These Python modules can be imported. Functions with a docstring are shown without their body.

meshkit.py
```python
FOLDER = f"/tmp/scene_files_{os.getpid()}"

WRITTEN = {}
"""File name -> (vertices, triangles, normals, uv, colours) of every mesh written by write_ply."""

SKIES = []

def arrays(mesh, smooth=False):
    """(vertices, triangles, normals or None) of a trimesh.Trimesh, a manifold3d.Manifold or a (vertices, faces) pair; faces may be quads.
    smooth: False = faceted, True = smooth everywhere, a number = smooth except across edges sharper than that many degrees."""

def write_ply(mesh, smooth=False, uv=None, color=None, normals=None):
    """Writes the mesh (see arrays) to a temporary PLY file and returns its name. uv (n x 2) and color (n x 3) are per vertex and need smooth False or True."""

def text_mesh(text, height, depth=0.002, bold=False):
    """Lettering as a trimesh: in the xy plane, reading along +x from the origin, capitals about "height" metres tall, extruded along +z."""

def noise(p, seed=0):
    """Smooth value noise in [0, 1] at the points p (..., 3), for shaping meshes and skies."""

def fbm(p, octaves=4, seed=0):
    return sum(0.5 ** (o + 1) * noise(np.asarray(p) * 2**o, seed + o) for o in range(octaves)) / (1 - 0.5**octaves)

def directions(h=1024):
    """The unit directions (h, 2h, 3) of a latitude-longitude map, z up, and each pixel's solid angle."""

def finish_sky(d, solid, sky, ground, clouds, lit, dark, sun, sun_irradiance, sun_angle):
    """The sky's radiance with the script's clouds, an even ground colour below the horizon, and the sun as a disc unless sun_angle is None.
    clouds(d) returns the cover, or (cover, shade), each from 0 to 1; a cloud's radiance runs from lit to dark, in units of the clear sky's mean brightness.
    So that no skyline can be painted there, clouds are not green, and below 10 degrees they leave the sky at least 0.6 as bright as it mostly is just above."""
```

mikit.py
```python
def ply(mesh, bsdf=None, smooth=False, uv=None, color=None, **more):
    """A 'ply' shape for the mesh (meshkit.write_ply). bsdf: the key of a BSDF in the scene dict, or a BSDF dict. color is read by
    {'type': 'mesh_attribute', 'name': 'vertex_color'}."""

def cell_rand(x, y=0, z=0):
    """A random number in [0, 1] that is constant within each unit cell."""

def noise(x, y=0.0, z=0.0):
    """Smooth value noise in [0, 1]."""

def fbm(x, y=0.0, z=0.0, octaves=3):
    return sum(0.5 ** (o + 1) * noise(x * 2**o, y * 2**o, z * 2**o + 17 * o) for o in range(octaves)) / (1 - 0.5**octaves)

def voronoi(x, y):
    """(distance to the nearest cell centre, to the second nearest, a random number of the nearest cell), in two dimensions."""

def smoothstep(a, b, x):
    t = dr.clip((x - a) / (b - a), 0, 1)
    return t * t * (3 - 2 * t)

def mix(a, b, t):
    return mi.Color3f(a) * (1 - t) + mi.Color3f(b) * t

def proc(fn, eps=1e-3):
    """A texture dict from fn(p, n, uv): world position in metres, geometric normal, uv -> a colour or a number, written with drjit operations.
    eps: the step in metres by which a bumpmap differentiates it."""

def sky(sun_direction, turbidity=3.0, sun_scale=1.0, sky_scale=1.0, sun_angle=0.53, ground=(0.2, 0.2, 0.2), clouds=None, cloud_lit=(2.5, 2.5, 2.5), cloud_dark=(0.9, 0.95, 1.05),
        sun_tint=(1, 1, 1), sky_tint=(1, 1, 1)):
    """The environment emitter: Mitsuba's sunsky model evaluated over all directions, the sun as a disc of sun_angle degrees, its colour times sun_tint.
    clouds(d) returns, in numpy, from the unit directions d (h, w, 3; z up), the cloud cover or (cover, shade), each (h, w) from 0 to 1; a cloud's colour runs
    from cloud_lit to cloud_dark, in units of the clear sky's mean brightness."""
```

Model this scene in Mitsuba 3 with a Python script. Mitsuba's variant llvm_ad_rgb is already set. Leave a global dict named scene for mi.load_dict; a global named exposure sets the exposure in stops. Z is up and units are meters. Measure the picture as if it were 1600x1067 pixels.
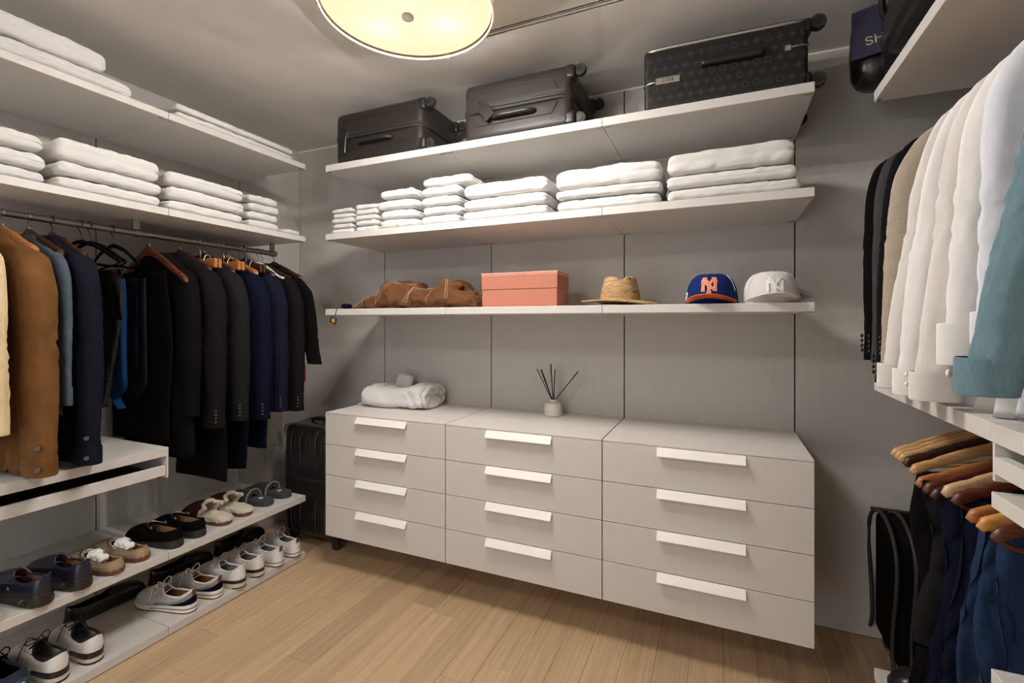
import math
import numpy as np
import trimesh
import drjit as dr
import mitsuba as mi
import manifold3d as m3
import shapely
from shapely.geometry import Polygon, LineString
from shapely.ops import unary_union
from scipy.interpolate import PchipInterpolator
import mikit, meshkit
from mikit import proc, fbm, noise, smoothstep, mix, cell_rand, voronoi

T = mi.ScalarTransform4f
scene, labels = {}, {}
EYE = 1.3272
PSI = 0.4111
FOCAL = 746.33
# ---------------------------------------------------------------- camera, lamp light, exposure
scene['camera'] = {
    'type': 'perspective', 'fov_axis': 'x', 'fov': 2 * math.degrees(math.atan(800 / FOCAL)),
    'principal_point_offset_y': (533.5 - 503.12) / 1067.0, 'near_clip': 0.05, 'far_clip': 50.0,
    'to_world': T().look_at(origin=[0, 0, EYE], target=[-math.sin(PSI), math.cos(PSI), EYE], up=[0, 0, 1]),
}
exposure = 0.48
scene['daylight'] = {'type': 'constant', 'radiance': {'type': 'rgb', 'value': [1.5, 1.5, 1.5]}}   # the bright room beyond the open doorway behind the camera
LAMP = (-0.965, 1.335)          # the ceiling light's centre
LAMP_BEHIND = (-0.95, -0.40)     # the second, alike light of the room, behind the camera
LAMP_POWER = (0.375, 0.22)       # intensity of each of the lamps' points of light
LAMP_COLOUR = (1.0, 0.955, 0.895)
SHADE_GLOW = (0.68, 0.58, 0.39)  # what the frosted glass itself gives off
# ---------------------------------------------------------------- helpers
_used, PLACE = set(), {}


def uniq(name):
    k, n = name, 0
    while k in _used:
        n += 1
        k = f'{name}_{n:03d}'
    _used.add(k)
    return k


def thing(name, label, cat, loc=(0, 0, 0), rz=0.0, group=None, tf=None):
    k = uniq(name)
    PLACE[k] = tf if tf is not None else T().translate(list(map(float, loc))).rotate([0, 0, 1], float(rz))
    labels[k] = {'label': label, 'category': cat}
    if group:
        labels[k]['group'] = group
    return k


def part(root, name, mesh, mat=None, smooth=35, label=None, extra=None, **kw):
    k = uniq(root + '__' + name)
    d = dict(mesh) if isinstance(mesh, dict) else mikit.ply(mesh, mat, smooth, **kw)
    if isinstance(mesh, dict) and mat is not None:
        d['bsdf'] = {'type': 'ref', 'id': mat}
    tf = PLACE.get(root.split('__')[0])
    if extra is not None:
        tf = (tf @ extra) if tf is not None else extra
    if tf is not None:
        d['to_world'] = tf
    scene[k] = d
    if label:
        labels[k] = {'label': label}
    return k


def struct(name, mesh, mat, smooth=False):
    k = uniq(name)
    scene[k] = mikit.ply(mesh, mat, smooth)
    labels[k] = {'kind': 'structure', 'label': name.replace('_', ' ')}
    return k


def cat(*ms):
    return trimesh.util.concatenate(list(ms))


def hull(pts):
    return trimesh.convex.convex_hull(np.asarray(pts, float))


def cbox(x0, x1, y0, y1, z0, z1, c=0.0015):
    """A box with chamfered edges."""
    P = []
    for i in (0, 1):
        for j in (0, 1):
            for k in (0, 1):
                X, Y, Z = (x0, x1)[i], (y0, y1)[j], (z0, z1)[k]
                sx, sy, sz = (1, -1)[i], (1, -1)[j], (1, -1)[k]
                P += [(X, Y + sy * c, Z + sz * c), (X + sx * c, Y, Z + sz * c), (X + sx * c, Y + sy * c, Z)]
    return hull(P)


def grid_faces(nu, nv, wrap_u=False):
    i, j = np.meshgrid(np.arange(nu if wrap_u else nu - 1), np.arange(nv - 1), indexing='ij')
    i2 = (i + 1) % nu
    return np.stack([i * nv + j, i2 * nv + j, i2 * nv + j + 1, i * nv + j + 1], -1).reshape(-1, 4)


def loft(rings, cap0=True, cap1=True, closed=True):
    """A skin over rings of equally many points, each ring counter-clockwise seen from the side the rings run to."""
    R = np.asarray(rings, float)
    n, m = R.shape[:2]
    V = R.transpose(1, 0, 2).reshape(-1, 3)
    F = grid_faces(m, n, closed)
    F = np.vstack([F[:, [0, 1, 2]], F[:, [0, 2, 3]]])
    V = [V]
    at = n * m
    for on, k, flip in ((cap0, 0, True), (cap1, n - 1, False)):
        if on:
            V.append(R[k].mean(0)[None])
            idx = np.arange(m) * n + k
            a, b = idx, np.roll(idx, -1)
            f = np.stack([a, b, np.full(m, at)], 1)
            F = np.vstack([F, f[:, ::-1] if flip else f])
            at += 1
    return trimesh.Trimesh(np.vstack(V), F, process=False)


def tube(pts, r, n=8, caps=True):
    p = np.asarray(pts, float)
    t = np.gradient(p, axis=0)
    t /= np.linalg.norm(t, axis=1, keepdims=True) + 1e-12
    a = np.cross(t[0], [0, 0, 1] if abs(t[0][2]) < 0.9 else [1, 0, 0])
    a /= np.linalg.norm(a)
    ang = np.arange(n) * 2 * np.pi / n
    rad = np.broadcast_to(r, (len(p),))
    rings = []
    for k in range(len(p)):
        a = a - t[k] * (a @ t[k])
        a /= np.linalg.norm(a)
        b = np.cross(t[k], a)
        rings.append(p[k] + rad[k] * (np.cos(ang)[:, None] * a + np.sin(ang)[:, None] * b))
    return loft(rings, caps, caps)


def spline(pts, n=24):
    p = np.asarray(pts, float)
    s = np.r_[0, np.cumsum(np.linalg.norm(np.diff(p, axis=0), axis=1))]
    from scipy.interpolate import CubicSpline
    return CubicSpline(s, p)(np.linspace(0, s[-1], n))


def lathe(profile, n=40, cap=True):
    """profile: (radius, z) from the bottom up."""
    a = np.arange(n) * 2 * np.pi / n
    return loft([[(r * c, r * s, z) for c, s in zip(np.cos(a), np.sin(a))] for r, z in profile], cap, cap)


def softbox(sx, sy, sz, r, n=(12, 12, 6)):
    """A box with round edges on a fine grid, centred on the origin."""
    S = np.array([sx, sy, sz]) / 2
    r = min(r, S.min() * 0.999)

    def axis(h, k):
        e = h - r + r * np.sin(np.linspace(0, np.pi / 2, 5))
        inner = np.linspace(-(h - r), h - r, k + 1)
        return np.unique(np.round(np.r_[-e, inner, e], 9))
    G = [axis(h, k) for h, k in zip(S, n)]
    parts = []
    for ax in range(3):
        u, v = [q for q in range(3) if q != ax]
        for sgn in (-1, 1):
            U, V = np.meshgrid(G[u], G[v], indexing='ij')
            P = np.zeros(U.shape + (3,))
            P[..., u], P[..., v], P[..., ax] = U, V, sgn * S[ax]
            f = grid_faces(*U.shape)
            if (sgn > 0) == (ax == 1):
                f = f[:, ::-1]
            parts.append(trimesh.Trimesh(P.reshape(-1, 3), np.vstack([f[:, [0, 1, 2]], f[:, [0, 2, 3]]]), process=False))
    m = cat(*parts)
    p = np.array(m.vertices)
    q = np.clip(p, -(S - r), S - r)
    d = p - q
    L = np.linalg.norm(d, axis=1, keepdims=True)
    p = q + d / np.maximum(L, 1e-9) * r
    m = trimesh.Trimesh(np.round(p, 7), m.faces, process=True)
    m.merge_vertices()
    return m


def extrude(poly, depth):
    g = getattr(poly, 'geoms', [poly])
    return cat(*[trimesh.creation.extrude_polygon(q, depth, engine='earcut') for q in g])


def moved(m, t=(0, 0, 0), rx=0, ry=0, rz=0, s=1):
    m = m.copy()
    if s != 1:
        m.apply_scale(s)
    for a, ax in ((rx, [1, 0, 0]), (ry, [0, 1, 0]), (rz, [0, 0, 1])):
        if a:
            m.apply_transform(trimesh.transformations.rotation_matrix(math.radians(a), ax))
    m.apply_translation(t)
    return m


def flipped(m):
    return trimesh.Trimesh(m.vertices, np.array(m.faces)[:, ::-1], process=False)


def sup(a, b, n=40, p=0.8, q=0.9):
    t = np.arange(n) * 2 * np.pi / n
    c, s = np.cos(t), np.sin(t)
    return np.sign(c) * np.abs(c) ** p * a, np.sign(s) * np.abs(s) ** q * b


def disc(r, h, n=18, c=None):
    c = h * 0.3 if c is None else c
    return lathe([(r * 0.9, 0), (r, c), (r, h - c), (r * 0.88, h)], n)


def wrinkle(m, amp, freq, seed=0, octaves=3):
    """Pushes the surface in and out along its normals."""
    v = np.array(m.vertices)
    d = meshkit.fbm(v * np.asarray(freq), octaves, seed) - 0.5
    m = trimesh.Trimesh(v + np.array(m.vertex_normals) * (d * 2 * amp)[:, None], m.faces, process=False)
    return m
# ---------------------------------------------------------------- materials
def two(b):
    return {'type': 'twosided', 'bsdf': b}


def rgb(c):
    return {'type': 'rgb', 'value': [float(x) for x in c]}


def prin(c, rough=0.6, spec=0.5, **kw):
    return {'type': 'principled', 'base_color': c if isinstance(c, dict) else rgb(c), 'roughness': rough, 'specular': spec, **kw}


def bump(b, fn, scale, eps=1e-3):
    return {'type': 'bumpmap', 'arbitrary': proc(fn, eps), 'scale': scale, 'bsdf': b}


def laminate(c, amount=0.05):
    """Melamine with a fine brushed vertical grain."""
    c = np.array(c)

    def fn(p, n, uv):
        g = fbm((p.x + p.y) * 260, (p.x - p.y) * 260, p.z * 9, 2)
        return mi.Color3f(*[float(q) for q in c]) * (1 + amount * (g - 0.5) * 2)
    return proc(fn)


M = {}


def mat(name, b, twosided=True):
    scene['mat_' + name] = two(b) if twosided else b
    M[name] = 'mat_' + name


mat('panel', prin(laminate((0.50, 0.48, 0.455), 0.05), 0.55, 0.35))
mat('panel_base', prin((0.035, 0.03, 0.028), 0.9))
mat('shelf', prin(laminate((0.55, 0.53, 0.505), 0.025), 0.42, 0.4))
mat('drawer', prin(laminate((0.56, 0.528, 0.50), 0.03), 0.5, 0.35))
mat('handle', prin((0.80, 0.775, 0.745), 0.38, 0.5))
mat('ceiling', prin((0.55, 0.52, 0.49), 0.9, 0.1))
mat('slot', prin((0.02, 0.018, 0.017), 0.6))
mat('steel', {'type': 'roughconductor', 'material': 'none', 'specular_reflectance': rgb((0.42, 0.40, 0.38)), 'alpha': 0.28})
mat('chrome', {'type': 'roughconductor', 'material': 'none', 'specular_reflectance': rgb((0.78, 0.77, 0.75)), 'alpha': 0.12})
mat('gold', {'type': 'roughconductor', 'material': 'none', 'specular_reflectance': rgb((0.80, 0.64, 0.38)), 'alpha': 0.2})
mat('bronze', prin((0.032, 0.020, 0.014), 0.4, 0.5))
mat('black_plastic', prin((0.012, 0.011, 0.011), 0.35, 0.5))
mat('rubber', prin((0.02, 0.019, 0.019), 0.6, 0.4))


def oak(tone, seed):
    a = np.array([0.53, 0.375, 0.230]) * tone
    b = np.array([0.375, 0.24, 0.135]) * tone

    def fn(p, n, uv):
        w = fbm(p.x * 9 + seed * 3.1, p.y * 1.3 + seed, 0.0, 2)
        ring = fbm((p.x + 0.02 * w) * 120 + seed, p.y * 3.5 + seed * 7, 0.0, 3)
        pore = smoothstep(0.62, 0.8, noise(p.x * 420 + seed, p.y * 11.0, seed))
        fleck = smoothstep(0.88, 0.97, noise(p.x * 26 + seed * 5, p.y * 3.5 + seed, 3.3)) * smoothstep(0.45, 0.7, noise(p.x * 90, p.y * 14, 1.0))
        t = 0.25 + 0.9 * (ring - 0.45) + 0.35 * (w - 0.5) + 0.25 * pore + 0.5 * fleck
        return mix(tuple(map(float, a)), tuple(map(float, b)), dr.clip(t, 0, 1))
    return prin(proc(fn), 0.46, 0.4)


OAKS = []
for k, t in enumerate((1.0, 1.05, 0.94, 1.09, 0.86, 1.02)):
    mat(f'oak_{k}', oak(t, k * 1.7))
    OAKS.append(M[f'oak_{k}'])

_terry = lambda p, n, uv: fbm(p.x * 420, p.y * 420, p.z * 420, 2)
_weave = lambda p, n, uv: fbm(p.x * 700, p.y * 700, p.z * 500, 2)
_nap = lambda p, n, uv: fbm(p.x * 160, p.y * 160, p.z * 110, 3)
mat('terry', bump(prin((0.66, 0.65, 0.635), 0.95, 0.05, sheen=0.3), _terry, 0.0035))


def cloth(name, c, kind='weave', var=0.12, rough=0.92, sheen=0.35):
    c = tuple(map(float, c))
    fnb = {'weave': (_weave, 0.0006), 'nap': (_nap, 0.0016)}[kind]

    def fn(p, n, uv):
        if kind == 'nap':
            g = fbm(p.x * 22, p.y * 22, p.z * 14, 4)
        else:
            g = noise(p.x * 300, p.y * 300, p.z * 60) * 0.6 + noise(p.x * 18, p.y * 18, p.z * 10) * 0.4
        return mi.Color3f(*c) * (1 + var * 2 * (g - 0.5))
    sheen = sheen if max(c) > .1 else sheen * .06
    mat(name, bump(prin(proc(fn), rough, 0.12 if max(c) > .05 else .05, sheen=sheen), *fnb))


cloth('suede_rust', (0.1292, 0.0578, 0.01904), 'nap', 0.35, sheen=0.6)
cloth('suede_navy', (0.00775, 0.00837, 0.01488), 'nap', 0.35, sheen=0.6)
cloth('suede_blue', (0.0575, 0.0775, 0.1025), 'nap', 0.3, sheen=0.5)
cloth('suede_tan', (0.33, 0.245, 0.16), 'nap', 0.22, sheen=0.4)
cloth('cream_cloth', (0.60, 0.47, 0.28), 'weave', 0.1)
cloth('black_cloth', (0.00465, 0.00434, 0.00446), 'weave', 0.2)
cloth('black_warm', (0.00806, 0.00713, 0.00744), 'weave', 0.2)
cloth('charcoal', (0.01178, 0.01147, 0.01209), 'weave', 0.2)
cloth('navy', (0.00481, 0.00615, 0.01653), 'weave', 0.18)
cloth('navy_dark', (0.00422, 0.00422, 0.01042), 'weave', 0.18)
cloth('royal', (0.0044, 0.033, 0.10175), 'weave', 0.15)
cloth('tie_navy', (0.01302, 0.01364, 0.02108), 'weave', 0.2)
cloth('red_cloth', (0.14, 0.012, 0.012), 'weave', 0.1)
cloth('grey_cloth', (0.0465, 0.0465, 0.0496), 'weave', 0.15)
cloth('white_cotton', (0.64, 0.63, 0.62), 'weave', 0.03, sheen=0.1)
cloth('white_cool', (0.6, 0.61, 0.64), 'weave', 0.03, sheen=0.1)
cloth('blue_cotton', (0.57, 0.595, 0.65), 'weave', 0.04, sheen=0.1)
cloth('ecru_cotton', (0.57, 0.545, 0.52), 'weave', 0.04, sheen=0.1)
cloth('teal_linen', (0.112, 0.1824, 0.2144), 'weave', 0.16)
cloth('denim_blue', (0.0125, 0.02625, 0.06562), 'weave', 0.4)
cloth('denim_dark', (0.00527, 0.00713, 0.01674), 'weave', 0.35)
cloth('tan_leather', (0.105, 0.045, 0.019), 'nap', 0.3)
cloth('velvet_black', (0.00372, 0.0036, 0.00372), 'nap', 0.3)
cloth('burgundy', (0.045, 0.013, 0.012), 'nap', 0.25)
cloth('fleece', (0.56, 0.50, 0.41), 'nap', 0.3)
cloth('knit_grey', (0.42, 0.41, 0.405), 'weave', 0.2)
cloth('knit_white', (0.66, 0.65, 0.625), 'weave', 0.12)
cloth('mid_grey', (0.20, 0.20, 0.20), 'weave', 0.15)
cloth('slide_foam', (0.055, 0.055, 0.058), 'weave', 0.15)


def linen(p, n, uv):
    g = 0.5 * noise(p.x * 500, p.y * 500, p.z * 35) + 0.5 * noise(p.x * 60, p.y * 60, p.z * 420)
    return mi.Color3f(0.33, 0.28, 0.225) * (1 + 0.3 * (g - 0.5))


mat('linen', bump(prin(proc(linen), 0.95, 0.1), _weave, 0.0008))


def pinstripe(p, n, uv):
    s = dr.abs((p.y * 70 + p.x * 30) - dr.floor(p.y * 70 + p.x * 30) - 0.5)
    return mix((0.0062, 0.0068, 0.0175), (0.022, 0.024, 0.043), 1 - smoothstep(0.03, 0.09, s))


mat('pinstripe', prin(proc(pinstripe), 0.9, 0.06))


def crin(p, n, uv):
    return 0.5 + 0.5 * dr.sin(p.z * 420)


def wood(name, a, b, rough=0.3):
    def fn(p, n, uv):
        g = fbm(p.x * 14, p.y * 160, p.z * 120, 3)
        return mix(a, b, smoothstep(0.3, 0.7, g))
    mat(name, prin(proc(fn), rough, 0.5, clearcoat=0.3))


wood('wood_natural', (0.56, 0.33, 0.15), (0.46, 0.25, 0.10))
wood('wood_orange', (0.40, 0.155, 0.045), (0.30, 0.10, 0.03))
wood('wood_dark', (0.045, 0.015, 0.008), (0.025, 0.009, 0.006))
wood('wood_mahogany', (0.11, 0.027, 0.012), (0.07, 0.016, 0.008))
wood('wood_yellow', (0.60, 0.30, 0.085), (0.50, 0.22, 0.05))
wood('wood_pale', (0.62, 0.40, 0.24), (0.54, 0.33, 0.19))

mat('stitch', prin((0.34, 0.24, 0.14), 0.8))
mat('stitch_white', prin((0.42, 0.40, 0.40), 0.8))
mat('button_dark', prin((0.03, 0.025, 0.02), 0.25))
mat('button_white', prin((0.78, 0.76, 0.70), 0.2))
mat('white_plastic', prin((0.66, 0.66, 0.65), 0.3))
mat('white_rubber', prin((0.70, 0.685, 0.66), 0.55))
mat('cream_rubber', prin((0.55, 0.49, 0.37), 0.6))
mat('brown_leather', prin((0.125, 0.042, 0.02), 0.5))
mat('tan_lining', prin((0.30, 0.135, 0.055), 0.6))
mat('navy_leather', prin((0.013, 0.013, 0.026), 0.3, 0.5))
mat('black_leather', prin((0.009, 0.0085, 0.009), 0.3, 0.5))
mat('navy_panel', prin((0.018, 0.018, 0.05), 0.45, 0.4))
mat('shell_white', prin((0.70, 0.69, 0.67), 0.45))
mat('navy_knit', prin((0.012, 0.018, 0.045), 0.8))
mat('navy_band', prin((0.02, 0.06, 0.12), 0.6))
mat('grey_lining', prin((0.30, 0.31, 0.32), 0.8))
mat('paper', prin((0.78, 0.77, 0.75), 0.8))
mat('black_gloss', prin((0.012, 0.011, 0.0105), 0.12, 0.6, clearcoat=0.6))
mat('ceramic', prin((0.60, 0.58, 0.53), 0.45))
mat('ink', prin((0.30, 0.28, 0.25), 0.7))
mat('blue_cap', bump(prin((0.008, 0.021, 0.105), 0.85, 0.1), _weave, 0.0006))
mat('orange_felt', prin((0.58, 0.105, 0.02), 0.8))
mat('orange_thread', prin((0.80, 0.17, 0.06), 0.7))
mat('pink_thread', prin((0.80, 0.55, 0.50), 0.7))
mat('white_cap', bump(prin((0.58, 0.56, 0.55), 0.9, 0.1), _weave, 0.0005))
mat('patch_white', prin((0.62, 0.70, 0.78), 0.7))
mat('patch_blue', prin((0.05, 0.22, 0.42), 0.7))


def carbon(p, n, uv):
    """Twill of a woven shell: fine diagonal ribs."""
    a = (p.x + p.y * 0.8 + p.z) * 125
    s = dr.abs(a - dr.floor(a) - 0.5) * 2
    return mix((0.006, 0.005, 0.0045), (0.040, 0.033, 0.029), smoothstep(0.2, 0.8, s))


mat('carbon', prin(proc(carbon), 0.4, 0.25))


def monogram(p, n, uv):
    """Small flowers and rings printed in grey on black canvas, staggered."""
    x, z = (p.x + p.y * 0.6) * 26, p.z * 26
    row = dr.floor(z)
    half = (row - 2 * dr.floor(row / 2)) * 0.5
    cx = dr.floor(x + half)
    u, v = x + half - cx - 0.5, z - row - 0.5
    r, k = dr.sqrt(u * u + v * v), cell_rand(cx, row, 4)
    ang = dr.atan2(v, u)
    star = 1 - smoothstep(0.0, 0.06, r - (0.14 + 0.20 * dr.power(dr.abs(dr.cos(2 * ang)), 3)))
    flower = 1 - smoothstep(0.0, 0.06, r - (0.18 + 0.11 * dr.cos(4 * ang)))
    ring = 1 - smoothstep(0.03, 0.08, dr.abs(r - 0.27))
    g = dr.select(k < 0.4, star, dr.select(k < 0.7, flower, ring))
    return mix((0.0065, 0.006, 0.0058), (0.024, 0.022, 0.021), g)


mat('monogram', prin(proc(monogram), 0.5, 0.4))


def straw(p, n, uv):
    g = 0.5 * noise(p.z * 520, (p.x + p.y) * 24, 0) + 0.5 * fbm(p.x * 90, p.y * 90, p.z * 200, 2)
    return mix((0.46, 0.30, 0.15), (0.27, 0.155, 0.07), smoothstep(0.3, 0.7, g))


mat('straw', bump(prin(proc(straw), 0.7, 0.3), lambda p, n, uv: noise(p.z * 520, (p.x + p.y) * 40, 0), 0.001))
mat('box_pink', prin((0.40, 0.15, 0.098), 0.6, 0.3))
mat('box_trim', prin((0.55, 0.29, 0.24), 0.6))
mat('box_trim_dark', prin((0.40, 0.11, 0.085), 0.6))
mat('mesh_net', prin(proc(lambda p, n, uv: mix((0.02, 0.019, 0.018), (0.30, 0.26, 0.22), smoothstep(0.55, 0.75, dr.maximum(dr.abs(dr.sin((p.z + p.y) * 520)), dr.abs(dr.sin((p.z - p.y) * 520))) - 0.3))), 0.6))
# ---------------------------------------------------------------- the room
XL, XR, YB, YF0, ZC = -2.674, 1.0, 2.448, -1.35, 2.508
MX = [-1.946, -1.196, -0.446, 0.304]            # module lines of the back run
YFR = 1.952                                     # its front
LY = [0.54, 1.27, 1.997]                        # module lines of the left run
XFL = -2.134
RY = [0.445, 1.205, 1.967]                      # module lines of the right run
XFR = 0.475

struct('floor', cbox(XL - .1, XR + .1, YF0 - .1, YB + .1, -0.08, -0.006, .001), M['panel_base'])
rng = np.random.default_rng(5)
_pw, x, row = 0.122, XL, 0
while x < XR:
    x1 = min(x + _pw, XR)
    y = YF0 - rng.uniform(0, 1.0)
    while y < YB:
        y1 = y + rng.choice([0.75, 0.95, 1.2, 1.5])
        a, b = max(y, YF0), min(y1, YB)
        if b - a > 0.02:
            g, c = 0.0004, 0.0009
            z = rng.uniform(-0.0003, 0.0)
            P = [(X, Y, -0.0058) for X in (x + g, x1 - g) for Y in (a + g, b - g)] + [(X, Y, z - c) for X in (x + g, x1 - g) for Y in (a + g, b - g)] + \
                [(X, Y, z) for X in (x + g + c, x1 - g - c) for Y in (a + g + c, b - g - c)]
            k = uniq('floor__plank')
            scene[k] = mikit.ply(hull(P), OAKS[int(rng.choice(6, p=[.24, .2, .18, .14, .1, .14]))], False)
        y = y1
    x = x1

_c = [cbox(XL - .1, XR + .1, YF0 - .1, 1.738, ZC, ZC + .1, .001), cbox(XL - .1, XR + .1, 1.776, YB + .1, ZC, ZC + .1, .001),
      cbox(XL - .1, -1.05, 1.73, 1.78, ZC, ZC + .1, .001), cbox(0.85, XR + .1, 1.73, 1.78, ZC, ZC + .1, .001), cbox(-1.1, 0.9, 1.73, 1.78, ZC + .03, ZC + .1, .001)]
struct('ceiling', cat(*_c), M['ceiling'])
_t = thing('linear_air_slot', 'pair of thin black parallel slots of an air vent in the ceiling beside the lamp', 'vent')
part(_t, 'slot_bed', cbox(-1.048, 0.848, 1.7385, 1.7755, ZC + .0022, ZC + .029, .001), M['slot'], False)
for _y, _h in ((1.7465, .003), (1.7555, .0115)):
    part(_t, 'slot_bar', cbox(-1.048, 0.848, _y, _y + _h, ZC + .0004, ZC + .0021, .0003), M['ceiling'], False)


def wall(name, axis, at, depth, cuts, lo, hi):
    """A dark base behind flush panels that leave a thin joint between them."""
    g = 0.0028
    d = (at, at + depth)
    lo_d, hi_d = min(d), max(d)

    def slab(a, b, d0, d1, z0, z1, c):
        return cbox(a, b, d0, d1, z0, z1, c) if axis == 'y' else cbox(d0, d1, a, b, z0, z1, c)
    s = 1 if depth > 0 else -1
    base = (at + s * .016, at + depth)
    struct(name, slab(lo - .1, hi + .1, min(base), max(base), -0.05, ZC + .05, .001), M['panel_base'])
    e = [lo] + list(cuts) + [hi]
    for a, b in zip(e[:-1], e[1:]):
        k = uniq(name + '__panel')
        q = (at, at + s * .015)
        scene[k] = mikit.ply(slab(a + g * (a != lo), b - g * (b != hi), min(q), max(q), 0.001, ZC - .001, .0008), M['panel'], False)


wall('wall_back', 'y', YB, .10, MX, XL, XR)
wall('wall_left', 'x', XL, -.10, [-0.19] + LY, YF0, YB)
wall('wall_right', 'x', XR, .10, RY, YF0, YB)
struct('wall_front', cat(cbox(XL - .1, -2.08, YF0 - .1, YF0, -0.05, ZC + .05, .001), cbox(-0.62, XR + .1, YF0 - .1, YF0, -0.05, ZC + .05, .001),
                         cbox(-2.08, -0.62, YF0 - .1, YF0, 2.15, ZC + .05, .001)), M['panel'])   # an open doorway
struct('trim_1', cbox(XL, XR, YB - .004, YB - .0005, ZC - .012, ZC - .001, .0008), M['handle'])

# ---------------------------------------------------------------- shelves


def shelf(label, x0, x1, y0, y1, z0, z1, clips=(), group=None):
    t = thing('wall_shelf', label, 'shelf', group=group)
    g = .0008
    part(t, 'board', cbox(x0 + g, x1 - g, y0 + g, y1 - g, z0, z1, .0012), M['shelf'], False)
    for cx, cy, ax in clips:
        w = (.014, .004) if ax == 'x' else (.004, .014)
        part(t, 'shelf_clip', cbox(cx - w[0], cx + w[0], cy - w[1], cy + w[1], z0 - .0035, z0 - .0001, .0008), M['steel'], False)
    return t


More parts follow.
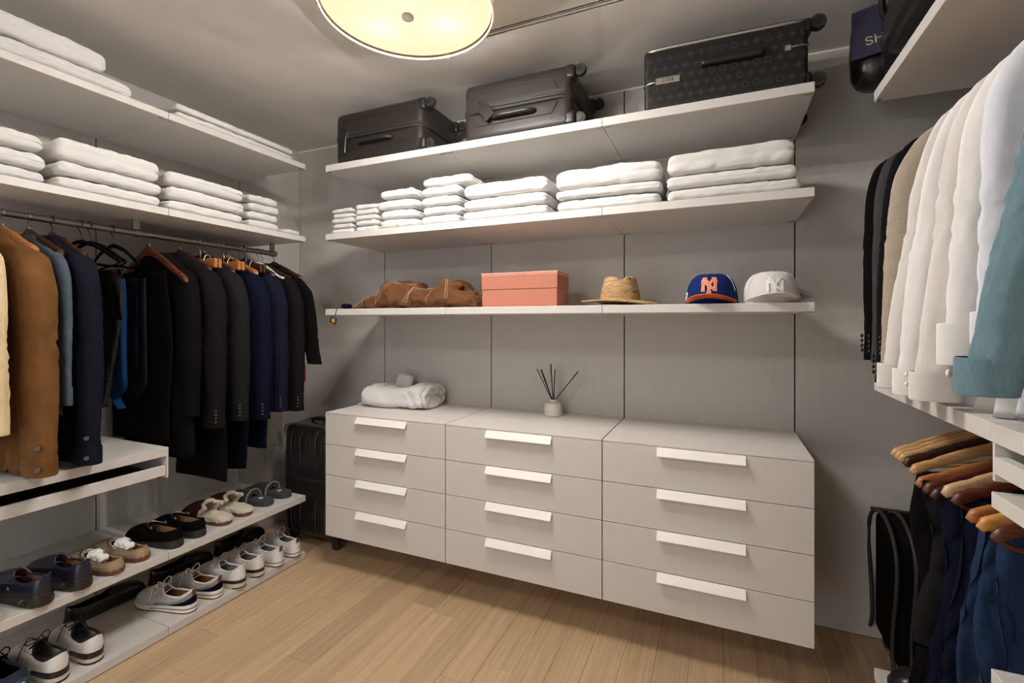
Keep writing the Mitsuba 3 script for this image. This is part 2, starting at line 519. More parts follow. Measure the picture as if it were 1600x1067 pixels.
_pos = ('left', 'middle', 'right')
for nm, z0, z1, what in (('top', 2.134, 2.169, ('the smaller carbon suitcase', 'the tagged carbon suitcase', 'the patterned black suitcase')),
                         ('towel', 1.767, 1.800, ('the washcloth stacks', 'the two middle bath towel stacks', 'the rightmost bath towel stack')),
                         ('hat', 1.364, 1.397, ('the crumpled brown jacket', 'the pink box', 'the two baseball caps'))):
    for i in range(3):
        _cl = [(MX[i] + .02, YFR + .012, 'x'), (MX[i + 1] - .02, YFR + .012, 'x'), (MX[i] + .02, YB - .05, 'x'), (MX[i + 1] - .02, YB - .05, 'x')]
        shelf(f'white {_pos[i]} shelf board of the back wall under {what[i]}', MX[i], MX[i + 1], YFR, YB - .001, z0, z1, _cl)
for z0, z1, what in ((2.184, 2.212, ('near top shelf board of the left wall under the long towel pile', 'far top shelf board of the left wall under the low towels')),
                     (1.7765, 1.806, ('near shelf board of the left wall above the rail with the brown suede jacket', 'far shelf board of the left wall above the rail with the dark suits')),
                     (0.322, 0.355, ('near upper shoe shelf of the left wall with tan and navy loafers', 'far upper shoe shelf of the left wall with slippers and slides')),
                     (0.004, 0.040, ('near lowest shoe shelf by the floor with black and white running shoes', 'far lowest shoe shelf by the floor with white sneakers'))):
    for i in range(2):
        a, b = LY[i], LY[i + 1]
        _cl = [(XFL - .012, q, 'y') for q in (a + .02, b - .02)] if z0 > .1 else []
        shelf('white ' + what[i], XL + .001, XFL, a, b, z0, z1, _cl)
shelf('white upper shelf board of the right wall under the black bag', XFR, XR - .001, RY[1], RY[2], 2.069, 2.104, [(XFR + .012, RY[2] - .02, 'y')])
shelf('white near upper shelf board of the right wall above the shirts', XFR, XR - .001, RY[0], RY[1], 2.069, 2.104)
shelf('white shelf board of the right wall between the shirts and the wooden hangers', XFR, XR - .001, RY[1], RY[2], 1.098, 1.135)
shelf('white low floor shelf of the right wall under the hanging jeans', XFR, XR - .001, RY[1], RY[2], 0.125, 0.162)


def tray_unit(label, x0, x1, ya, yb, zt, th, tray_top, tray_th, bottom, extra=()):
    """A shelf with a pull-out tray beneath it, held between end panels."""
    t = thing('shelf_with_tray', label, 'shelf')
    part(t, 'top_board', cbox(x0, x1, ya, yb - .001, zt - th, zt, .0012), M['shelf'], False)
    for y0 in (ya, yb - .009):
        part(t, 'end_panel', cbox(x0 + .002, x1 - .001, y0, y0 + .008, bottom, zt - th - .0003, .0008), M['shelf'], False)
    f = (x1 - .022, x1) if x0 < -1 else (x0, x0 + .022)
    tr = part(t, 'tray_front', cbox(f[0], f[1], ya + .011, yb - .012, tray_top - tray_th, tray_top, .001), M['shelf'], False)
    part(t, 'tray_floor', cbox(x0 + .022, x1 - .022, ya + .011, yb - .012, tray_top - tray_th, tray_top - tray_th + .008, .001), M['slot'], False, label='dark tray lining')
    part(t, 'tray_runner', cbox(x0 + .05, x1 - .03, yb - .03, yb - .013, tray_top - tray_th - .012, tray_top - tray_th - .001, .001), M['slot'], False)
    for z1, h in extra:
        part(t, 'lower_board', cbox(x0, x1, ya, yb - .001, z1 - h, z1, .0012), M['shelf'], False)
    return t


tray_unit('white shelf with a pull-out tray under the brown and navy suede jackets', XL + .001, XFL, LY[0], LY[1], 0.800, .036, 0.724, .040, 0.672)
tray_unit('white shelf with trays beside the wooden hangers at the right edge', XFR, XR - .001, RY[0], RY[1], 1.135, .037, 1.073, .033, 1.025, ((1.004, .030),))
_t = thing('corner_shelf', 'white low shelf with end panel in the lower right corner before the jeans', 'shelf')
part(_t, 'top_board', cbox(XFR, XR - .001, RY[0], RY[1], .630, .665, .0012), M['shelf'], False)
part(_t, 'end_panel', cbox(XFR + .002, XR - .001, RY[1] - .009, RY[1] - .001, .25, .6297, .0008), M['shelf'], False)
part(_t, 'lower_board', cbox(XFR, XR - .001, RY[0], RY[1], .215, .2497, .0012), M['shelf'], False)

# ---------------------------------------------------------------- the three hanging drawer units
_zt, _zb = 0.844, 0.182
for i, what in enumerate(('left drawer unit with the folded white robe on top', 'middle drawer unit with the reed diffuser on top', 'right drawer unit with nothing on top')):
    t = thing('drawer_unit', 'white wall-hung ' + what, 'drawer unit')
    a, b = MX[i] + .0022, MX[i + 1] - .0022
    part(t, 'top', cbox(a, b, YFR, YB - .002, _zt - .007, _zt, .001), M['drawer'], False)
    part(t, 'carcass', cbox(a + .001, b - .001, YFR + .022, YB - .002, _zb + .002, _zt - .0075, .001), M['drawer'], False)
    h = (_zt - .008 - _zb) / 4
    for k in range(4):
        z1 = _zt - .0085 - k * h
        d = part(t, 'drawer', cbox(a, b, YFR, YFR + .02, z1 - h + .0025, z1, .0008), M['drawer'], False)
        c = (a + b) / 2
        w = .157
        prof = Polygon([(0, .0005), (-.003, .0005), (-.022, -.028), (-.0225, -.0305), (-.0205, -.0305), (-.0015, -.0035), (0, -.0035)])
        hm = extrude(prof, 2 * w)
        v = np.array(hm.vertices)
        hm = trimesh.Trimesh(np.stack([c - w + v[:, 2], YFR - .0002 + v[:, 0], z1 - .001 + v[:, 1]], 1), hm.faces, process=True)
        hm.fix_normals()
        part(d, 'handle', hm, M['handle'], False)
_t = thing('floor_strip', 'low white strip on the floor by the wall under the left drawer unit', 'strip')
part(_t, 'bar', cbox(-1.86, -1.36, YB - .05, YB - .002, .0005, .05, .002), M['shelf'], False)

# ---------------------------------------------------------------- ceiling lights
mat('shade', {'type': 'principledthin', 'base_color': rgb((0.5, 0.42, 0.28)), 'roughness': 0.6, 'diff_trans': 2.0, 'spec_trans': 0.0, 'eta': 1.01}, False)
mat('glass_rim', prin((0.9, 0.82, 0.66), 0.2))


def ring_(r, z, n=72):
    return [(r * math.cos(a), r * math.sin(a), z) for a in np.arange(n) * 2 * np.pi / n]


def ceiling_light(label, at, power):
    t = thing('ceiling_light', label, 'ceiling light', (at[0], at[1], 0))
    R = .283
    dish = [(R * math.sin(u), 2.362 + .022 * (1 - math.cos(u))) for u in np.linspace(0.02, math.pi / 2, 16)]
    for nm, m, k in (('glass_dish', flipped(loft([ring_(r, z) for r, z in dish[::-1]], False, True)), 1.0), ('glass_band', loft([ring_(R + .004, 2.372), ring_(R + .004, 2.47)], False, False), .8)):
        q = part(t, nm, m, 'mat_shade', True)
        scene[q]['emitter'] = {'type': 'area', 'radiance': rgb([c * k for c in SHADE_GLOW])}
    part(t, 'glass_rim', tube(ring_(R + .005, 2.372, 96) + ring_(R + .005, 2.372, 96)[:1], .004, 8, False), M['glass_rim'], True)
    part(t, 'ceiling_plate', lathe([(.10, 2.47), (R - .02, 2.475), (R - .02, ZC - .0005), (.1, ZC - .0005)], 48), M['bronze'])
    part(t, 'finial', moved(lathe([(.010, 0), (.019, .002), (.021, .006), (.019, .012), (.012, .014)], 28), (0, 0, 2.347)), M['bronze'])
    for k in range(3):
        a = math.radians(214 + 120 * k)
        part(t, 'clip', moved(cbox(-.002, .004, -.007, .007, -.010, .012, .0015), ((R + .010) * math.cos(a), (R + .010) * math.sin(a), 2.374), rz=math.degrees(a)), M['chrome'])
    for k in range(3):
        a = math.radians(50 + 120 * k)
        b = part(t, 'bulb', trimesh.creation.icosphere(2, .028).apply_translation((.135 * math.cos(a), .135 * math.sin(a), 2.43)), M['glass_rim'], True)
        scene[b]['emitter'] = {'type': 'area', 'radiance': rgb((8, 7.0, 5.0))}
    for k in range(12):
        a = k * math.pi / 6
        r = .19 if k % 2 == 0 else .10 if k % 4 == 1 else .24
        p = [at[0] + r * math.cos(a), at[1] + r * math.sin(a), 2.325]
        if k % 2:      # the band and the dish throw a little light sideways and up, most of it down
            scene[f'{t}_glow_{k:03d}'] = {'type': 'point', 'position': p, 'intensity': rgb([.98 * power * q for q in LAMP_COLOUR])}
        else:
            scene[f'{t}_glow_{k:03d}'] = {'type': 'spot', 'to_world': T().look_at(origin=p, target=[p[0], p[1], 0], up=[0, 1, 0]), 'cutoff_angle': 88.0, 'beam_width': 50.0, 'intensity': rgb([1.15 * power * q for q in LAMP_COLOUR])}


ceiling_light('round flush ceiling light with glowing cream glass and a dark centre knob', LAMP, LAMP_POWER[0])
ceiling_light('second round ceiling light behind the camera, out of the picture', LAMP_BEHIND, LAMP_POWER[1])
# ---------------------------------------------------------------- folded towels


def towel_mesh(w, d, h, seed, fold=-1):
    """A folded towel lying flat: w along x, d along y; the smooth fold is at the end `fold` (-1 = low x), the layers show at the other."""
    m = softbox(w, d, h, min(h * .48, .028), (max(8, int(w / .014)), max(6, int(d / .02)), 5))
    v = np.array(m.vertices)
    n = np.array(m.vertex_normals)
    r = np.random.default_rng(seed)
    off = r.uniform(0, 40, 3)
    soft = meshkit.fbm(v * [9, 9, 4] + off, 2, seed) - .5
    mid = meshkit.fbm(v * [38, 38, 30] + off, 2, seed + 1) - .5
    fuzz = meshkit.noise(v * 260 + off, seed + 2) - .5
    v2 = v + n * (mid * .010 + fuzz * .0030)[:, None]
    v2[:, 2] += soft * .012 * np.clip((v[:, 2] + h * .2) / h, 0, 1)
    end = np.clip(fold * -v[:, 0] / (w / 2), 0, 1) ** 8 + np.clip(-v[:, 1] / (d / 2), 0, 1) ** 8 * .35
    v2 -= n * (end * np.exp(-((v[:, 2] + .04 * h * np.sin(v[:, 1] * 30 + v[:, 0] * 11)) / (.07 * h)) ** 2) * .007)[:, None]
    # roll the top edge down a little near the ends
    v2[:, 2] -= (np.clip(np.abs(v[:, 0]) / (w / 2), 0, 1) ** 6) * .10 * h * (v[:, 2] > 0)
    return trimesh.Trimesh(v2, m.faces, process=False)


_tow = 0


def stack(name, xs, y0, d, z0, hs, where, grp, axis='x', jit=.006, xoff=None):
    """A stack of folded towels, bottom one first."""
    global _tow
    r = np.random.default_rng(int(abs(xs[0]) * 1000) + len(hs))
    z = z0 + .001
    order = ['bottom', 'second lowest', 'third lowest', 'fourth lowest', 'fifth lowest']
    N = len(hs)
    for k, h in enumerate(hs):
        nm = 'top' if k == N - 1 and N > 1 else 'middle' if (N == 3 and k == 1) else order[k]
        w = abs(xs[1] - xs[0]) + r.uniform(-jit, jit)
        c = (xs[0] + xs[1]) / 2 + r.uniform(-jit, jit) * .4
        if xoff and k in xoff:
            c += xoff[k][0]
            w += xoff[k][1]
        dd = d + r.uniform(-.01, .01)
        m = towel_mesh(w, dd, h * 1.03, 100 + _tow, -1 if r.random() < .7 else 1)
        m.apply_translation((0, 0, -m.bounds[0][2]))
        m.apply_scale([1, 1, h / m.bounds[1][2]])
        lab = f'white {name}, {nm} of the stack {where}' if N > 1 else f'white {name} {where}'
        if axis == 'x':
            t = thing(name.replace(' ', '_'), lab, 'towel', (c, y0 + dd / 2 + r.uniform(-.004, .004), z), r.uniform(-1.2, 1.2), grp)
        else:
            t = thing(name.replace(' ', '_'), lab, 'towel', (y0 - dd / 2 + r.uniform(-.004, .004), c, z), 90 + r.uniform(-1.2, 1.2), grp)
        scene[t] = mikit.ply(m, M['terry'], True, to_world=PLACE[t])
        z += h - .0008
        _tow += 1


_g = 'folded towels on the back wall shelf'
stack('washcloth', (-1.925, -1.785), 1.975, .24, 1.800, [.028] * 5, 'farthest left on the back wall', _g)
stack('washcloth', (-1.762, -1.622), 1.975, .24, 1.800, [.030] * 5, 'second from left on the back wall', _g)
stack('hand towel', (-1.600, -1.385), 1.970, .30, 1.800, [.048, .050, .054, .052], 'of four on the back wall', _g, xoff={2: (-.01, .02)})
stack('hand towel', (-1.350, -1.135), 1.970, .30, 1.800, [.046, .046, .050, .046, .050], 'of five on the back wall', _g, xoff={4: (.03, .05)})
stack('bath towel', (-1.110, -0.690), 1.965, .34, 1.800, [.048, .058, .074], 'above the pink box', _g)
stack('bath towel', (-0.655, -0.215), 1.965, .34, 1.800, [.052, .046, .088], 'above the straw hat', _g)
stack('bath towel', (-0.195, 0.262), 1.970, .34, 1.800, [.050, .056, .090], 'above the two baseball caps', _g, xoff={2: (-.005, -.02)})
_g = 'folded towels on the left wall shelves'
stack('bath towel', (0.56, 0.88), -2.150, .42, 1.806, [.044, .062, .062], 'cut by the left edge of the photo', _g, 'y')
stack('bath towel', (0.905, 1.255), -2.150, .42, 1.806, [.050, .054, .088], 'above the dark navy suede jacket', _g, 'y')
stack('bath towel', (1.275, 1.635), -2.150, .40, 1.806, [.050, .062, .066], 'above the dark suits on the left wall', _g, 'y')
stack('hand towel', (1.665, 1.845), -2.160, .32, 1.806, [.044, .044, .044, .044], 'at the far end of the left wall', _g, 'y')
stack('hand towel', (1.870, 1.975), -2.150, .30, 1.806, [.030], 'lying alone at the far end of the left wall shelf', _g, 'y')
stack('bath towel', (0.57, 1.06), -2.150, .42, 2.212, [.062, .085], 'on the near top shelf of the left wall', _g, 'y', xoff={0: (.05, .08)})
stack('hand towel', (1.155, 1.255), -2.220, .26, 2.212, [.026], 'lying alone beside the top shelf joint of the left wall', _g, 'y')
stack('bath towel', (1.305, 1.93), -2.150, .40, 2.212, [.034, .034], 'on the far top shelf of the left wall', _g, 'y')

# ---------------------------------------------------------------- crumpled brown jacket


def heap(x0, x1, y0, y1, crest, seed, amp=.02, n=(90, 44), ybias=.45):
    """A closed heap of cloth lying on a board at z = 0; crest(x) is the height along its length."""
    xs = np.linspace(0, 1, n[0])
    ss = np.linspace(0, 1, n[1])
    rings = []
    for x in xs:
        X = x0 + (x1 - x0) * x
        half = (y1 - y0) / 2 * (0.55 + 0.45 * np.sin(np.pi * np.clip(x, .02, .98)) ** .35)
        H = crest(X)
        row = []
        for s in ss:
            a = np.pi * s
            y = (y0 + y1) / 2 - half * np.cos(a)
            sk = np.sin(a) ** .7 * (1 - .25 * (s - ybias))
            row.append((X, y, H * sk))
        ring = np.array(row)
        rings.append(ring)
    R = np.array(rings)
    up = meshkit.fbm(R * [16, 22, 10] + seed, 3, seed) - .5
    rid = 1 - np.abs(2 * meshkit.noise(R * [15, 9, 14] + 2 * seed, seed + 3) - 1)
    w = np.clip(R[..., 2] / .03, 0, 1)
    R[..., 2] += (up * amp * 1.6 + (rid - .5) * amp) * w
    R[..., 1] += (meshkit.fbm(R * [20, 5, 24] + 3 * seed, 2, seed + 5) - .5) * amp * 1.6
    R[..., 2] = np.maximum(R[..., 2], .0008)
    return R, loft(list(R), True, True)


_cr = PchipInterpolator([-1.83, -1.80, -1.74, -1.66, -1.61, -1.57, -1.50, -1.44, -1.36, -1.31, -1.26, -1.21, -1.17, -1.11, -1.08, -1.07],
                        [.012, .035, .062, .085, .150, .152, .125, .095, .085, .125, .142, .128, .085, .062, .030, .01])
_t = thing('brown_jacket', 'crumpled tan brown jacket with pale seams lying left of the pink box', 'jacket', (0, 0, 1.3975))
_R, _m = heap(-1.83, -1.075, 1.985, 2.33, _cr, 11, .030)
_bm = wrinkle(_m, .007, [30, 30, 44], 21)
_bv = np.array(_bm.vertices)
_bv[:, 2] = np.maximum(_bv[:, 2], .0005)
part(_t, 'body', trimesh.Trimesh(_bv, _bm.faces, process=False), M['tan_leather'], True)


def on_heap(i, s0, s1, k=14, off=.0050, slant=0):
    n0, n1 = _R.shape[:2]
    P = []
    for q in np.linspace(0, 1, k):
        s = (s0 + (s1 - s0) * q) * (n1 - 1)
        ii = np.clip((i + slant * q) * (n0 - 1), 0, n0 - 1.001)
        a, b = int(ii), int(s)
        b = min(b, n1 - 2)
        fa, fb = ii - a, s - b
        p = (_R[a, b] * (1 - fa) + _R[a + 1, b] * fa) * (1 - fb) + (_R[a, b + 1] * (1 - fa) + _R[a + 1, b + 1] * fa) * fb
        P.append(p + np.array([0, -off, off * .7]))
    return P


for i, s1, sl in ((.035, .3, .02), (.105, .3, .0), (.235, .5, .22), (.262, .5, .24), (.475, .5, .10), (.495, .55, .12), (.515, .3, .0), (.665, .42, .0), (.80, .45, -.04), (.815, .4, -.04)):
    part(_t, 'seam', tube(on_heap(i, .03, s1, 14, .0050, sl), .0016, 5), M['stitch'], True)
for x, y, z, s, ry in ((-1.655, 2.13, .108, .040, 30), (-1.47, 2.11, .095, .034, -20), (-1.245, 2.07, .118, .040, 15), (-1.195, 2.07, .098, .032, -35), (-1.14, 2.10, .066, .036, -10)):
    c = wrinkle(softbox(s * 2, s * 1.5, s * .9, s * .4, (9, 8, 6)), .010, 34, int(abs(x) * 100))
    part(_t, 'fold', moved(c, (x, y, z), ry=ry), M['tan_leather'], True)
part(_t, 'cuff', moved(softbox(.045, .05, .026, .012, (5, 5, 4)), (-1.842, 2.0, .014)), M['navy_dark'], True, label='navy knit end of a sleeve')
part(_t, 'tag_string', tube(spline([(-1.842, 1.985, .012), (-1.86, 1.955, .006), (-1.868, 1.944, -.03), (-1.872, 1.942, -.05)], 10), .0015, 5), M['black_plastic'])
_q = part(_t, 'hang_tag', moved(cbox(-.022, .022, -.002, .002, -.016, .016, .0008), (-1.878, 1.941, -.062), ry=22), M['slot'], label='black hang tag with a yellow square')
part(_q, 'print', moved(cbox(-.011, .013, -.0006, .0006, -.009, .010, .0003), (-1.878, 1.9384, -.062), ry=22), M['wood_yellow'])

# ---------------------------------------------------------------- folded white robe
_t = thing('folded_robe', 'thick folded white robe rolled at its right end on the left drawer unit', 'robe', (-1.675, 2.275, .8445), 3)


def robe_mesh():
    nx, na = 70, 72
    rings = []
    for i in range(nx):
        q = i / (nx - 1)
        x = -.215 + .40 * q
        e = 1 - np.clip((abs(q - .5) - .42) / .08, 0, 1) ** 2.6 * (.50 if q < .5 else .10)
        hh = (.058 + .006 * np.sin(q * 7.0 + .6) + .008 * np.clip((q - .5) / .2, 0, 1)) * e
        dd = .125 * (1 - (1 - e) * .35)
        cx, cz = sup(dd, hh, na, .58, .62)
        rings.append(np.stack([np.full(na, x), cx, cz + hh], 1))
    R = np.array(rings)
    ctr = R.mean(1, keepdims=True)
    dirv = R - ctr
    dirv /= np.linalg.norm(dirv, axis=2, keepdims=True) + 1e-9
    d = (meshkit.fbm(R * [9, 16, 16] + 4, 2, 3) - .5) * .020
    r2 = (1 - np.abs(2 * meshkit.noise(R * [26, 7, 9] + 9, 8) - 1)) ** 3 * .012 * np.clip((R[..., 0] + .02) / .12, 0, 1)
    R = R + dirv * (d - r2)[..., None]
    sx = (1 - np.abs(2 * meshkit.noise(np.stack([R[..., 0] * 16 + R[..., 2] * 9, R[..., 1] * 3, R[..., 2] * 5], -1) + 3, 12) - 1)) ** 4 * .010
    R = R - dirv * sx[..., None]
    R[..., 2] = np.maximum(R[..., 2], .0006)
    return loft(list(R), True, True)


part(_t, 'body', robe_mesh(), M['white_cotton'], True)
for k, (ry_, rz_) in enumerate(((.106, .054), (.078, .040), (.056, .028), (.036, .017), (.016, .007))):
    yy, zz = sup(ry_, rz_, 40, .8, .8)
    pts = [(.196 - .003 * k + .005 * math.sin(j * .9 + k), a + .004, b + .066) for j, (a, b) in enumerate(zip(np.r_[yy, yy[:1]], np.r_[zz, zz[:1]]))]
    part(_t, 'rolled_layer', wrinkle(tube(pts, .0125 - .0010 * k, 9, False), .004, 45, k), M['white_cotton'], True)
part(_t, 'collar', moved(wrinkle(softbox(.105, .034, .090, .015, (8, 4, 7)), .005, 26, 2), (-.050, .088, .124), rx=-20, ry=8), M['white_cotton'], True)
part(_t, 'seam', tube(spline([(-.145, -.118, .02), (-.140, -.128, .055), (-.125, -.10, .103), (-.105, -.02, .118)], 20), .0022, 6), M['white_cotton'], True)
part(_t, 'belt_end', moved(cbox(-.27, -.02, -.10, .10, .0002, .0045, .0012), (0, .02, 0), rz=-6), M['ecru_cotton'], label='flat white end sticking out underneath')

# ---------------------------------------------------------------- pink box, hats
_t = thing('gift_box', 'salmon pink cardboard box with a patterned rim standing on the middle hat shelf', 'box', (-.850, 2.108, 1.3975), 0)
_w, _d, _h = .188, .088, .158
part(_t, 'base', cbox(-_w + .002, _w - .002, -_d + .002, _d - .002, 0, .081, .0012), M['box_pink'], False)
part(_t, 'lid', cbox(-_w, _w, -_d, _d, .082, _h, .0012), M['box_pink'], False)
_q = part(_t, 'rim', cbox(-_w - .0015, _w + .0015, -_d - .0015, _d + .0015, _h - .016, _h + .0012, .001), M['box_trim'], False, label='raised rim with slanted darker ticks')
_tick = extrude(Polygon([(-.0028, -.006), (.0012, -.006), (.0052, .006), (.0012, .006)]), .0011)
_tick = trimesh.Trimesh(np.array(_tick.vertices)[:, [0, 2, 1]], _tick.faces)
_tick.fix_normals()
_td = mikit.ply(_tick, M['box_trim_dark'])
for k in range(38):
    part(_q, 'tick', _td, extra=T().translate([-_w + .005 + k * .01, -_d - .0026, _h - .008]))
for k in range(26):
    part(_t, 'base_tick', _td, extra=T().translate([-_w + .008 + k * .0145, -_d + .0006, .008]))

_t = thing('straw_hat', 'natural straw hat with a pinched crown and wide brim on the hat shelf', 'hat', (-.405, 2.125, 1.3975), 14)


def straw_crown():
    na, nz = 64, 26
    rings = []
    for j in range(nz):
        q = j / (nz - 1)
        z = .012 + .112 * min(1, q / .8)
        if q <= .8:
            a = .088 - .020 * (q / .8) ** 1.5
            b = .100 - .022 * (q / .8) ** 1.5
            dip = 0
        else:
            f = (q - .8) / .2
            a, b = .068 * math.cos(f * 1.45), .078 * math.cos(f * 1.45)
            dip = f
        x, y = sup(a, b, na, 1, 1)
        zz = np.full(na, z) + (.010 * math.sin(dip * 1.57) if dip else 0)
        R = np.stack([x, y, zz], 1)
        top = max(0, (q - .45) / .55)
        crease = np.exp(-(R[:, 0] / .022) ** 2) * .030 * top ** 1.4
        R[:, 2] -= crease
        for sx in (-1, 1):
            pin = np.exp(-((R[:, 1] + .045) / .03) ** 2 - ((R[:, 0] - sx * .058) / .03) ** 2) * top
            R[:, 0] -= sx * pin * .022
            R[:, 2] -= pin * .006
        rings.append(R)
    return loft(rings, False, True)


def brim(a, b, a2, b2, fn, th=.005, n=72, k=9):
    """A brim between the ellipse (a, b) and the rim (a2, b2); fn(angle, q) lifts it."""
    ang = np.arange(n) * 2 * np.pi / n
    up, dn = [], []
    for q in np.linspace(0, 1, k):
        x, y = (a + (a2 - a) * q) * np.cos(ang), (b + (b2 - b) * q) * np.sin(ang)
        z = fn(ang, q)
        up.append(np.stack([x, y, z + th], 1))
        dn.append(np.stack([x, y, z], 1))
    return loft(up[::1] + dn[::-1], False, False)


part(_t, 'crown', straw_crown(), M['straw'], True)
_bf = lambda a, q: .017 + q ** 1.5 * (-.006 + .010 * np.cos(a - 2.9)) + .003 * q * np.sin(3 * a + 1)
_bm = brim(.086, .098, .170, .175, _bf)
_bm.apply_translation((0, 0, -_bm.bounds[0][2] + .0005))
_bm.fix_normals()
part(_t, 'brim', _bm, M['straw'], True)
part(_t, 'band', loft([np.stack([*sup(.0895, .1015, 60, 1, 1), np.full(60, z)], 1) for z in (.012, .019)], False, False), M['straw'], True)
for dx in (.050, .062):
    part(_t, 'eyelet', moved(disc(.004, .003, 12), (dx, -.078 + (dx - .05) * .9, .058), rx=90, rz=30), M['brown_leather'])


def letters_NY(h, w, serif=True):
    """Interlocking N and Y as one outline, about h tall, centred."""
    s = w
    N = [LineString([(-.34 * h, -.36 * h), (-.34 * h, .30 * h)]), LineString([(-.34 * h, .30 * h), (.34 * h, -.36 * h)]), LineString([(.34 * h, -.36 * h), (.34 * h, .30 * h)])]
    Y = [LineString([(-.26 * h, .5 * h), (0, .06 * h)]), LineString([(.26 * h, .5 * h), (0, .06 * h)]), LineString([(0, .06 * h), (0, -.5 * h)])]
    if serif:
        for x, y in ((-.34, .30), (.34, .30), (-.34, -.36), (.34, -.36)):
            N.append(LineString([((x - .11) * h, y * h), ((x + .11) * h, y * h)]))
        for x, y in ((-.26, .5), (.26, .5), (0, -.5)):
            Y.append(LineString([((x - .13) * h, y * h), ((x + .13) * h, y * h)]))
    return unary_union([q.buffer(s * h, cap_style=2 if serif else 1, join_style=2) for q in N + Y])


def cap(name, label, loc, rz, crown_mat, brim_mat, under_mat, button_mat):
    t = thing(name, label, 'cap', tf=T().translate(list(map(float, loc))).rotate([0, 0, 1], float(rz)).scale([1.22, 1.12, 1.03]))
    na, nz = 72, 22
    A, B, H = .080, .098, .118

    def surf(a, q):
        """Crown surface at the angle a (front is -y) and height fraction q."""
        e = np.cos(q * np.pi / 2) ** .52
        front = np.clip(-np.sin(a), 0, 1)
        z = H * np.sin(q * np.pi / 2) ** .92
        x = A * e * np.cos(a)
        y = B * e * np.sin(a) - .006 * front * (1 - q) * np.sin(q * np.pi)
        return np.stack([x, y, z + 0 * a], -1)
    ang = np.arange(na) * 2 * np.pi / na
    part(t, 'crown', loft([surf(ang, q) for q in np.linspace(0, .992, nz)], False, True), crown_mat, True)
    for k in range(6):
        a = np.pi / 6 + k * np.pi / 3 + (0 if k else 0)
        part(t, 'seam', tube([surf(np.array(a), q) * 1.004 for q in np.linspace(.02, .97, 16)], .0011, 5), crown_mat, True)
    part(t, 'button', moved(lathe([(.009, 0), (.008, .003), (.003, .005)], 16), (0, 0, H - .001)), button_mat, True)
    # brim: a bent sheet in front
    nu, nv = 33, 9
    top, bot = [], []
    for i in range(nu):
        u = -1 + 2 * i / (nu - 1)
        a = -np.pi / 2 + u * 1.22
        p0 = surf(np.array(a), 0.0) * np.array([1.0, 1.0, 1]) + np.array([0, .004, .010])
        reach = .070 * (1 - abs(u) ** 2.6)
        rowt, rowb = [], []
        for j in range(nv):
            q = j / (nv - 1)
            x = p0[0] * (1 + .02 * q)
            y = p0[1] - reach * q
            z = .022 - 3.4 * x * x + .011 * q
            rowt.append((x, y, z + .0022))
            rowb.append((x, y, z))
        top.append(rowt)
        bot.append(rowb)
    top, bot = np.array(top), np.array(bot)
    zmin = bot[..., 2].min()
    top[..., 2] -= zmin - .0006
    bot[..., 2] -= zmin - .0006
    e = np.concatenate([top, bot[:, ::-1]], 1)
    mb = loft(list(e), True, True)
    mb.fix_normals()
    b = part(t, 'brim', mb, brim_mat, 50)
    und = np.concatenate([(bot - [0, 0, .0002]), (bot - [0, 0, .0010])[:, ::-1]], 1)
    mu = loft(list(und), True, True)
    mu.fix_normals()
    part(b, 'underside', mu, under_mat, 50)
    part(b, 'edge', tube(np.array([(top[i, -1] + bot[i, -1]) / 2 for i in range(nu)]), .0024, 6), under_mat, True)
    sw = [surf(np.array(a), .03) * 1.006 for a in np.linspace(0, 2 * np.pi, 60)]
    part(t, 'sweatband', tube(sw, .0022, 5, False), crown_mat, True)
    return t, surf


def wrap(mesh, surf, A=.080, zc=.062, off=.0012):
    """Bends a flat mesh (x to the side, y up, z outwards) onto the front of a cap's crown."""
    v = np.array(mesh.vertices)
    out = []
    qs = np.linspace(0, .95, 200)
    zs = np.array([surf(np.array(-np.pi / 2), q)[2] for q in qs])
    for x, y, z in v:
        q = np.interp(zc + y, zs, qs)
        e = np.cos(q * np.pi / 2) ** .52
        a = -np.pi / 2 + x / max(A * e, .02)
        p = surf(np.array(a), q)
        nrm = np.array([math.cos(a), math.sin(a), .35])
        nrm /= np.linalg.norm(nrm)
        out.append(p + nrm * (z + off))
    m = trimesh.Trimesh(np.array(out), mesh.faces, process=False)
    return m


_c1, _s1 = cap('baseball_cap', 'royal blue baseball cap with orange NY letters and an orange brim edge', (-.032, 2.085, 1.3975), -4, M['blue_cap'], M['blue_cap'], M['orange_felt'], M['orange_felt'])
part(_c1, 'emblem_edge', wrap(trimesh.util.concatenate([extrude(letters_NY(.052, .085), .0012).subdivide()]), _s1, zc=.068), M['pink_thread'], False)
part(_c1, 'emblem', wrap(extrude(letters_NY(.052, .052), .0016).subdivide(), _s1, zc=.068, off=.0018), M['orange_thread'], False, label='orange interlocking N and Y')
_pt = Polygon([(-.011, .012), (.011, .012), (.012, -.004), (0, -.017), (-.012, -.004)])


def on_side(mesh, surf, a0, zc, off):
    v = np.array(mesh.vertices)
    qs = np.linspace(0, .95, 200)
    zs = np.array([surf(np.array(0.), q)[2] for q in qs])
    out = []
    for x, y, z in v:
        q = np.interp(zc + y, zs, qs)
        a = a0 + x / .09
        p = surf(np.array(a), q)
        nrm = np.array([math.cos(a), math.sin(a), .3])
        out.append(p + nrm * (z + off))
    return trimesh.Trimesh(np.array(out), mesh.faces, process=False)


